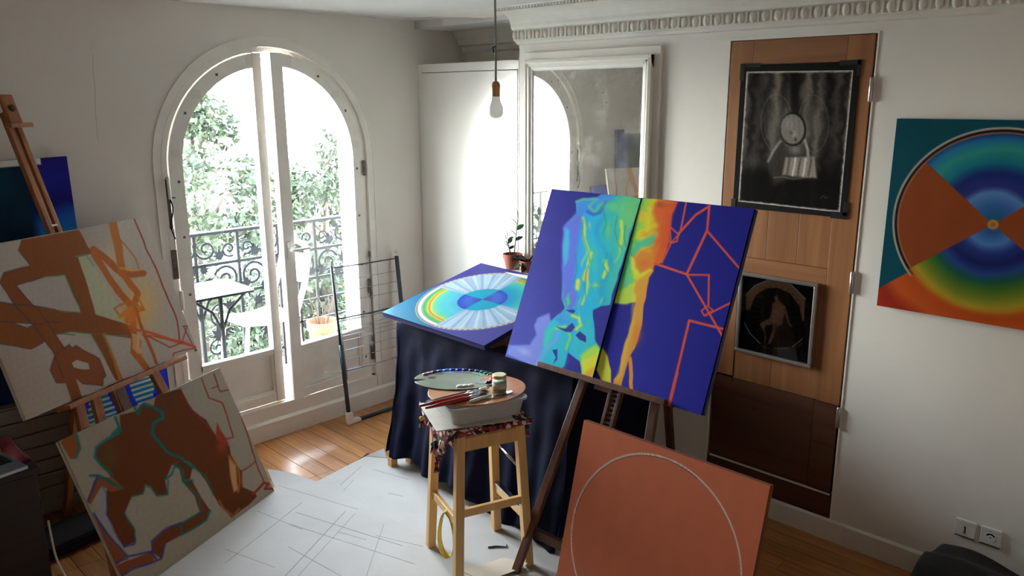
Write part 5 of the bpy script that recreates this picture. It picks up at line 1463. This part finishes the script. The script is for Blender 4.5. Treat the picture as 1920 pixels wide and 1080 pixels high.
MB().bar(lp(mast_s+.020, .30, -.014), lp(mast_s+.020, 1.86, -.014), .022, .024, dL).build('mast_rail', 'easelw', el, bevel=.002)
MB().bar(lp(mast_s+.001, .62, -.020), lp(mast_s+.001, 1.85, -.020), .022, .016, dL).build('slide_bar', 'easelw', el)
MB().bar(lp(mast_s+.001, 1.80, .006), lp(mast_s+.001, 1.925, .006), .062, .020, dL).build('top_holder', 'easelw', el, bevel=.008)
MB().bar(lp(mast_s-.055, 1.80, .020), lp(mast_s+.050, 1.80, .020), .018, .034, V(0, 0, 1)).build('top_ledge', 'easelw', el, bevel=.004)
MB().lathe([(.014, 0), (.014, .012), (.009, .016)], lp(mast_s+.001, 1.868, .016), 14, nL).build('knob', 'walnut', el, smooth=True)
shz = BRu.z-.014
MB().obox(lp(.13+.31, shz, .022), dL*.325, nL*.040, upL*.010).build('canvas_shelf', 'easelw', el, bevel=.003)
sL, sR = sx_of(-2.300, .70), sx_of(-1.925, .70)
MB().bar(lp(sL-.06, 1.02, -.012), lp(sL+.135, .0, -.012)+V(0, 0, .004), .042, .024, dL).build('front_leg', 'easelw', el, bevel=.002)
MB().bar(lp(sR+.06, 1.02, -.012), lp(sR-.12, .0, -.012)+V(0, 0, .004), .042, .024, dL).build('front_leg', 'easelw', el, bevel=.002)
MB().bar(lp(sL-.02, 1.00, -.038), lp(sR+.02, 1.00, -.038), .045, .020, V(0, 0, 1)).build('head_bar', 'easelw', el, bevel=.002)
MB().bar(lp(mast_s, .72, -.012), lp(mast_s, .55, -.0), .05, .02, dL).build('shelf_clamp', 'walnut', el, bevel=.002)
MB().bar(lp(sL-.085, .715, -.012), lp(sL-.05, .50, -.012), .040, .022, dL).build('inner_bar', 'easelw', el, bevel=.002)
MB().bar(V(-2.30, -.165, .004), lp(mast_s, 1.0, -.06), .034, .022, dL).build('rear_leg', 'easelw', el, bevel=.002)
MB().obox(lp(mast_s+.004, 1.40, .003), dL*.014, nL*.002, upL*.004).build('tape_bit', 'plastic', el)

azl = math.radians(204.094); tl2 = .412
dl = V(math.cos(azl), math.sin(azl), 0); bl = V(dl.y, -dl.x, 0); bl = bl if bl.y > 0 else -bl
ul = bl*math.sin(tl2)+V(0, 0, math.cos(tl2)); BRl = V(-1.484, -.599, .006)
canvas('abstract_canvas', 'canvas with rust-brown shapes edged in teal leaning on the floor', LL, BRl+dl*.910+ul*.669, BRl+ul*.669, BRl+dl*.910, .020, 'canvas_edge', 0.88)

rad = thing('radiator', 'grey radiator with horizontal panels under the dark blue canvas', 'radiator', (-2.7, -.08, .1))
for k in range(7):
    z0 = .105+k*.0685
    MB().box((-3.3, -.055, z0), (-2.105, -.118, z0+.064)).build('panel', 'radiator', rad, bevel=.006)
MB().box((-3.28, -.02, .12), (-2.125, -.056, .57)).build('back_plate', 'gap', rad)
MB().box((-3.3, -.02, .583), (-2.105, -.118, .590)).build('top_plate', 'radiator', rad)
canvas('dark_blue_canvas', 'tall dark blue and teal canvas standing on the radiator', BP, (-2.58, -.035, 1.640), (-2.056, -.035, 1.655), (-2.58, -.075, .592), .020, 'blueedge', 0.40)
canvas('ladder_canvas', 'bright blue canvas with rows of pale ladder rungs behind the left easel', LP, (-2.215, -.130, 1.226), (-1.738, -.040, 1.226), (-2.222, -.220, .01), .018, 'blueedge', 0.30)

# ================================================================== CHEST, LAPTOP, CABLE
ch = thing('wooden_chest', 'dark wooden chest at the left edge under the laptop', 'chest', (-2.8, -.6, 0))
MB().box((-3.15, -.735, .03), (-2.515, -.35, .52)).build('body', 'trunkw', ch, bevel=.004)
MB().box((-3.17, -.745, .52), (-2.502, -.34, .548)).build('lid', 'trunkw', ch, bevel=.004)
for x_ in (-3.12, -2.56): MB().box((x_, -.73, 0), (x_+.04, -.36, .03)).build('foot', 'trunkw', ch)
MB().box((-2.90, -.736, .26), (-2.80, -.742, .32)).build('lock_plate', 'dirt', ch)
rc_ = thing('red_cloth', 'dark red cloth folded over the corner of the chest', 'cloth', (-2.55, -.55, .55))
q = MB(); q.grid(lambda u, v: (-2.66+.165*u, -.36-.30*v, .553+.006*math.sin(u*9+v*5)-(.05*max(0, u-.9)/.1)), 20, 20); q.build('fold', 'redcloth', rc_, smooth=True, solid=.004)
lt = thing('laptop', 'open silver laptop on the dark chest at the left edge', 'laptop', (-2.72, -.70, .56))
LA = math.radians(10)
lu, lv = V(math.cos(LA), math.sin(LA), 0), V(-math.sin(LA), math.cos(LA), 0)
Lc0 = V(-2.715, -.680, .5655)
lbase = MB().obox(Lc0, lu*.155, lv*.108, (0, 0, .007)).build('base', 'alu', lt, bevel=.003)
sc_up = (V(0, 0, 1)*math.cos(.25)+lv*math.sin(.25)); hg_ = Lc0+lv*.108+V(0, 0, .009)
scr = MB().obox(hg_+sc_up*.105, lu*.155, sc_up*.105, sc_up.cross(lu)*.004).build('screen_lid', 'plastic', lt, bevel=.003)
MB().obox(hg_+sc_up*.107+lu.cross(sc_up)*.0045, lu*.142, sc_up*.090, sc_up.cross(lu)*.0008).build('display', 'screen', scr)
kb = MB().obox(Lc0+lv*.028+V(0, 0, .0072), lu*.138, lv*.052, (0, 0, .0006)).build('keyboard_well', 'screen', lbase)
for r_ in range(5):
    for k in range(13):
        MB().obox(Lc0+lu*(-.126+.021*k)+lv*(-.012+.020*r_)+V(0, 0, .0085), lu*.0088, lv*.0085, (0, 0, .0009)).build('key', 'key', lbase)
MB().obox(Lc0-lv*.065+V(0, 0, .0073), lu*.045, lv*.030, (0, 0, .0004)).build('touchpad', 'alu', lbase)
cb = thing('charging_cable', 'white charging cable looping down the chest to the floor', 'cable', (-2.45, -.75, 0))
pts = [(-2.493, -.70, .30), (-2.490, -.72, .15), (-2.470, -.76, .05), (-2.455, -.80, .01), (-2.47, -.88, .006), (-2.53, -.95, .006), (-2.60, -.93, .006), (-2.66, -.86, .006), (-2.62, -.78, .008), (-2.54, -.775, .010), (-2.49, -.83, .012), (-2.51, -.93, .012), (-2.58, -1.0, .008), (-2.66, -1.02, .008)]
fine = []
for i in range(len(pts)-1):
    p0, p1, p2, p3 = (Vector(pts[max(0, min(len(pts)-1, i+d))]) for d in (-1, 0, 1, 2))
    for k in range(6):
        s = k/6; fine.append(.5*((2*p1)+(-p0+p2)*s+(2*p0-5*p1+4*p2-p3)*s*s+(-p0+3*p1-3*p2+p3)*s**3))
MB().tube(fine, .0042, 8).build('cord', 'cable', cb, smooth=True)
MB().box((-2.72, -1.06, .0), (-2.645, -.985, .030)).build('adapter', 'plastic', cb, bevel=.005)

# added black block in place of the dark floor area here
t = thing('dark_filler', 'added black block in place of the dark floor area under the radiator', 'filler', (-2.34, -.36, 0))
MB().obox(V(-2.34, -.36, .035), (.16, .03, 0), (-.02, .10, 0), (0, 0, .033)).build('filler_block', 'black', t, bevel=.02)

# ================================================================== DRYING RACK
rk = thing('drying_rack', 'folded clothes drying rack with thin wires leaning on the window wall', 'drying rack', (-.53, -.10, 0))
A0, A1, B0, B1 = V(-.728, -.155, .020), V(-.732, -.030, .955), V(-.335, -.150, .020), V(-.250, -.030, .950)
A0, A1 = V(-.735, -.160, .012), V(-.728, -.045, .955); B0, B1 = V(-.265, -.160, .012), V(-.252, -.045, .945)
MB().tube([A0, A0.lerp(A1, .5)], .013, 12).build('lower_tube', 'steel', rk, smooth=True); MB().tube([A0.lerp(A1, .48), A1], .008, 12).build('upper_tube', 'steel', rk, smooth=True)
MB().tube([B0, B0.lerp(B1, .5), B1], .013, 12).build('side_tube', 'steel', rk, smooth=True)
MB().tube([A0+V(.02, 0, 0), B0], .011, 12).build('floor_tube', 'steel', rk, smooth=True)
MB().prism([A0+V(-.018, -.016, -.010), A0+V(.075, -.016, -.010), A0+V(.075, -.016, .010), A0+V(.022, -.016, .022), A0+V(.016, -.016, .065), A0+V(-.018, -.016, .065)], (0, .032, 0)).build('plastic_foot', 'plastic', rk, bevel=.003)
for z_, r_, m_ in ((.985, .004, 'steel'), (.665, .0045, 'steel'), (.650, .0035, 'wire'), (.33, .0045, 'wire')):
    MB().tube([A0.lerp(A1, z_), A0.lerp(A1, z_).lerp(B0.lerp(B1, z_), .5)+V(0, 0, -.004), B0.lerp(B1, z_)], r_, 8).build('cross_rod', m_, rk, smooth=True)
for z_ in (.90, .83, .765, .60, .575, .55, .52, .46, .40):
    MB().tube([A0.lerp(A1, z_), B0.lerp(B1, z_)], .0018, 6).build('wire', 'wire', rk, smooth=True)
MB().tube([A0.lerp(A1, .28)+V(.012, -.01, 0), A0.lerp(A1, .62)+V(.008, -.01, 0)], .004, 8).build('folding_arm', 'wire', rk, smooth=True)
MB().ball(B1+V(0, 0, .028), .014, 10).build('end_cap', 'plastic', rk, smooth=True); MB().tube([A1, A1+V(0, 0, .03)], .005, 8).build('end_cap', 'wire', rk)
# slim espagnolette rod on the wall right of the window
er = thing('bolt_rod', 'slim dark window bolt rod on the wall beside the right leaf', 'bolt rod', (-.435, -.005, .30))
MB().tube([(-.425, -.010, .30), (-.432, -.010, 1.0)], .003, 8).build('rod', 'dirt', er, smooth=True)
for z_ in (.42, .70, .96): MB().box((-.434, -.014, z_), (-.422, 0, z_+.030)).build('bracket', 'dirt', er)

# ================================================================== PENDANT BULB
pl = thing('pendant_bulb', 'bare white bulb in a tan socket hanging on a grey cord', 'lamp', (-.958, -1.652, 1.84))
bx0, by0 = -.955, -1.651
MB().tube([(bx0, by0, 1.965), (bx0+.001, by0, 2.1), (bx0-.001, by0, 2.25), (bx0, by0, ZC)], .0042, 8).build('cord', 'cord', pl, smooth=True)
MB().tube([(bx0-.006, by0+.006, 2.075), (bx0-.007, by0+.007, 2.095), (bx0, by0, 2.10)], .004, 6).build('cord_hook', 'steel', pl, smooth=True)
MB().lathe([(.004, 1.968), (.013, 1.964), (.0175, 1.953), (.0175, 1.912), (.016, 1.908)], (bx0, by0, 0), 20).build('socket', 'bakelite', pl, smooth=True)
MB().lathe([(.015, 1.909), (.017, 1.903), (.019, 1.888), (.028, 1.870), (.0305, 1.855), (.029, 1.842), (.022, 1.830), (.010, 1.824), (.001, 1.823)], (bx0, by0, 0), 28).build('bulb', 'bulb', pl, smooth=True)

# ================================================================== DARK THINGS LOWER RIGHT
bb = thing('black_fabric_pile', 'black fabric bundle heaped on the floor under the sockets', 'fabric', (-.35, -3.5, 0))
def heap(u, v):
    y_ = -3.20-.62*u; x_ = -.06-.52*v
    h = .188+.23*min(v, .55)+.014*math.sin(u*9)+.010*math.sin(v*11+u*7)
    e = min(1, (u/.05)**.45 if u > 0 else 0)*min(1, ((1-v)/.25)**.7 if v < 1 else 0)
    return (x_, y_, .003+h*e*(1-.15*v))
q = MB(); q.grid(heap, 36, 30); q.build('folds', 'black', bb, smooth=True)
t = thing('leather_strap', 'short dark leather strap curled on the floor near the baseboard', 'strap', (-.32, -2.98, 0))
q = MB(); q.grid(lambda u, v: (-.40+.20*u+.01*math.sin(u*7), -2.92-.13*u*u-.02*v, .006+.018*abs(math.sin(u*5))), 20, 2); q.build('strap', 'trunkw', t, smooth=True, solid=.003)

# ================================================================== BALCONY
ra = thing('balcony_railing', 'ornate wrought-iron balcony railing with scrolls and leaves', 'railing', (-.7, .75, .14))
RY = .75
def rod(name, pts, r, k=8, m='iron'): return MB().tube(pts, r, k).build(name, m, ra, smooth=True)
MB().box((-2.5, RY-.028, 1.088), (1.0, RY+.028, 1.108)).build('handrail', 'iron', ra, bevel=.004)
for z_ in (.90, .70, .26): MB().box((-2.5, RY-.008, z_-.009), (1.0, RY+.008, z_+.009)).build('cross_rail', 'iron', ra)
for z_ in (.55, .41): MB().box((-.62, RY-.006, z_-.007), (1.0, RY+.006, z_+.007)).build('cross_rail', 'iron', ra)
for x_ in (-2.3, -2.02, -1.74, -1.46, -1.18, -.90, -.62, -.34, -.06, .22, .50): MB().box((x_-.009, RY-.009, .14), (x_+.009, RY+.009, 1.09)).build('baluster', 'iron', ra)
for x_ in (-.48, -.20, .08): MB().box((x_-.006, RY-.006, .26), (x_+.006, RY+.006, .70)).build('baluster', 'iron', ra)
def spiral(cx, cz, r0, turns, a0, sg, n=26):
    return [(cx+sg*r0*(1-.82*k/n)*math.cos(a0+turns*2*PI*k/n), RY-.004, cz+r0*(1-.82*k/n)*math.sin(a0+turns*2*PI*k/n)) for k in range(n+1)]
scroll_mesh = None
def leafplate(cx, cz, s, a):
    """flat cast-iron leaf with lobes"""
    pts = []
    for k in range(22):
        q_ = 2*PI*k/22; r_ = 1.35*s*(1.0 if k % 2 == 0 else .56)*(1+.5*math.cos(q_))
        pts.append((cx+r_*math.cos(q_+a), RY-.014, cz+r_*math.sin(q_+a)))
    MB().prism(pts, (0, .010, 0)).build('iron_leaf', 'iron', ra)
for i, x_ in enumerate((-2.16, -1.88, -1.60, -1.32, -1.04, -.76, -.48, -.20, .08, .36)):
    sg = 1 if i % 2 else -1
    rod('scroll', spiral(x_-.05*sg, .80, .085, 1.5, 0.4, sg), .0085, 7)
    rod('scroll', spiral(x_+.07*sg, 1.0, .070, 1.4, 2.6, -sg), .0080, 7)
    rod('scroll', spiral(x_-.08*sg, .985, .050, 1.3, 4.2, sg), .0070, 7)
    leafplate(x_+.075*sg, .80, .036, 1.2*sg); leafplate(x_-.02*sg, .945, .030, 2.4); leafplate(x_+.02, .735, .030, -1.0*sg); leafplate(x_+.105*sg, .87, .024, .3); leafplate(x_-.10*sg, .74, .028, 2.0)
    if x_ < -.62:
        rod('scroll', spiral(x_, .58, .085, 1.4, -1.2, sg), .0080, 7); leafplate(x_+.03*sg, .43, .050, -1.2*sg); leafplate(x_-.04*sg, .62, .030, .6)
        rod('scroll', spiral(x_+.05*sg, .36, .060, 1.3, 1.0, -sg), .0070, 7)

gt = thing('garden_table', 'small white square folding table on the balcony', 'table', (-1.27, .35, .14))
MB().box((-1.475, .175, .838), (-1.105, .53, .852)).build('tabletop', 'folding', gt, bevel=.012)
MB().box((-1.475, .178, .826), (-1.105, .19, .838)).box((-1.475, .515, .826), (-1.105, .527, .838)).build('apron', 'iron', gt)
for s in (-1, 1):
    y_ = .3525+s*.13
    MB().tube([(-1.29, y_, .14), (-1.29, y_, .66), (-1.29, y_, .82)], .012, 8).build('leg', 'iron', gt, smooth=True)
    for d_ in (-1, 1): MB().tube([(-1.29, y_, .62), (-1.29+d_*.05, y_, .74), (-1.29+d_*.15, y_, .82)], .008, 8).build('brace', 'iron', gt, smooth=True)
MB().tube([(-1.29, .22, .22), (-1.29, .485, .22)], .008, 8).build('foot_rail', 'iron', gt, smooth=True)
gc_ = thing('garden_chair', 'white metal bistro chair on the balcony behind the table', 'chair', (-.90, .42, .14))
q = MB(); q.grid(lambda u, v: (-1.13+.36*u, .26+.34*v, .60+.010*math.cos(u*PI*2)-.006*math.sin(v*PI)), 12, 12); q.build('seat', 'folding', gc_, smooth=True, solid=.014)
for sx_ in (0, 1):
    for sy_ in (0, 1):
        x_, y_ = -1.11+.32*sx_, .28+.30*sy_
        MB().tube([(x_-.05+.10*sx_, y_, .14), (x_-.012+.024*sx_, y_, .50), (x_, y_, .60)], [.010, .013, .013], 8).build('leg', 'folding', gc_, smooth=True)
bk_pts = [(-.80, .27, .60), (-.72, .27, .80), (-.68, .28, .96), (-.66, .34, 1.02), (-.66, .43, 1.035), (-.66, .52, 1.02), (-.68, .58, .96), (-.72, .59, .80), (-.80, .59, .60)]
MB().tube(bk_pts, .017, 10).build('back_frame', 'folding', gc_, smooth=True)
q = MB(); q.grid(lambda u, v: (-.72+.055*v-.02*math.sin(u*PI), .30+.26*u, .80+.17*v), 8, 6); q.build('back_panel', 'folding', gc_, smooth=True, solid=.010)
fpot = thing('flower_pot', 'large terracotta pot with dry stems on the balcony', 'plant pot', (-.425, .575, .14))
MB().lathe([(.070, 0), (.074, .004), (.094, .235), (.104, .240), (.108, .300), (.098, .300), (.090, .250), (.02, .245)], (-.425, .575, .14), 28).build('pot', 'terra', fpot)
MB().lathe([(.090, .250), (.05, .262), (.01, .264)], (-.425, .575, .14), 20).build('soil', 'soil', fpot)
for k in range(7):
    a = k*.9; MB().tube([(-.425+.03*math.cos(a), .575+.03*math.sin(a), .40), (-.425+.06*math.cos(a), .575+.06*math.sin(a), .52), (-.425+.085*math.cos(a+.4), .575+.085*math.sin(a+.4), .60)], .003, 5).build('dry_stem', 'bark', fpot)

# ================================================================== TREES BEYOND THE BALCONY
def tree(name, label, base, top, crown, n, size, m, seed):
    r = np.random.default_rng(seed)
    t = thing(name, label, 'tree', base, 'trees beyond the balcony')
    bx, by, bz0 = base
    tk = MB(); tk.tube([(bx, by, bz0), (bx+.1, by, bz0+2.5), (bx-.05, by+.1, (bz0+top)/2+1), (bx+.05, by, top-.4)], [.22, .17, .10, .02], 8)
    tk.build('trunk', 'bark', t, smooth=True)
    cents = []
    for k in range(34):
        h = r.uniform(0, 1)**.8; z = bz0+2.4+(top-bz0-2.4)*h
        rad = crown*(math.sin(PI*min(1, .12+h*.86))**.7)*r.uniform(.35, 1.0); a = r.uniform(0, 2*PI)
        c = np.array((bx+rad*math.cos(a), by+rad*math.sin(a), z)); cents.append((c, .30+.42*(1-h)*r.uniform(.7, 1.2)))
        if k < 22:
            MB().tube([(bx, by, z-.5*rad-.2), (bx+.5*rad*math.cos(a), by+.5*rad*math.sin(a), z-.2), tuple(c)], [.035, .022, .006], 5).build('branch', 'bark', t)
    cc = np.array([c for c, _ in cents]); rr = np.array([q for _, q in cents])
    k = r.integers(0, len(cc), n); d = r.normal(size=(n, 3)); d /= np.linalg.norm(d, axis=1)[:, None]
    P = cc[k]+d*(rr[k]*r.uniform(.2, 1.15, n)**.7)[:, None]
    a = r.normal(size=(n, 3)); a /= np.linalg.norm(a, axis=1)[:, None]; b = np.cross(a, r.normal(size=(n, 3))); b /= np.linalg.norm(b, axis=1)[:, None]
    s = size*r.uniform(.6, 1.3, n)[:, None]
    vs = np.stack([P-a*s, P+b*s*.45, P+a*s, P-b*s*.45], 1).reshape(-1, 3)-np.array(base)
    me = bpy.data.meshes.new('foliage'); F = np.arange(4*n).reshape(n, 4)
    me.vertices.add(4*n); me.vertices.foreach_set('co', vs.astype('f').ravel()); me.loops.add(4*n); me.loops.foreach_set('vertex_index', F.astype('i').ravel())
    me.polygons.add(n); me.polygons.foreach_set('loop_start', np.arange(0, 4*n, 4, dtype='i')); me.update(calc_edges=True)
    me.materials.append(M[m]); o = bpy.data.objects.new('foliage', me); col.objects.link(o); o.parent = t; o['kind'] = 'stuff'
    return t
tree('street_tree', 'leafy green tree seen through the left window leaf', (1.0, 5.6, -7.0), 2.0, 1.7, 15000, .055, 'foliage', 3)
tree('street_tree', 'green tree seen through the right window leaf behind the flower pot', (3.6, 6.8, -7.0), 1.2, 1.7, 11000, .055, 'foliage', 5)
tree('street_tree', 'yellow-green tree standing further back behind the left tree', (1.3, 9.7, -7.0), 1.2, 2.2, 10000, .075, 'foliage2', 8)
tree('street_tree', 'low bushy tree filling the view just below the railing', (2.2, 4.6, -7.0), .35, 1.6, 16000, .055, 'foliage', 12)
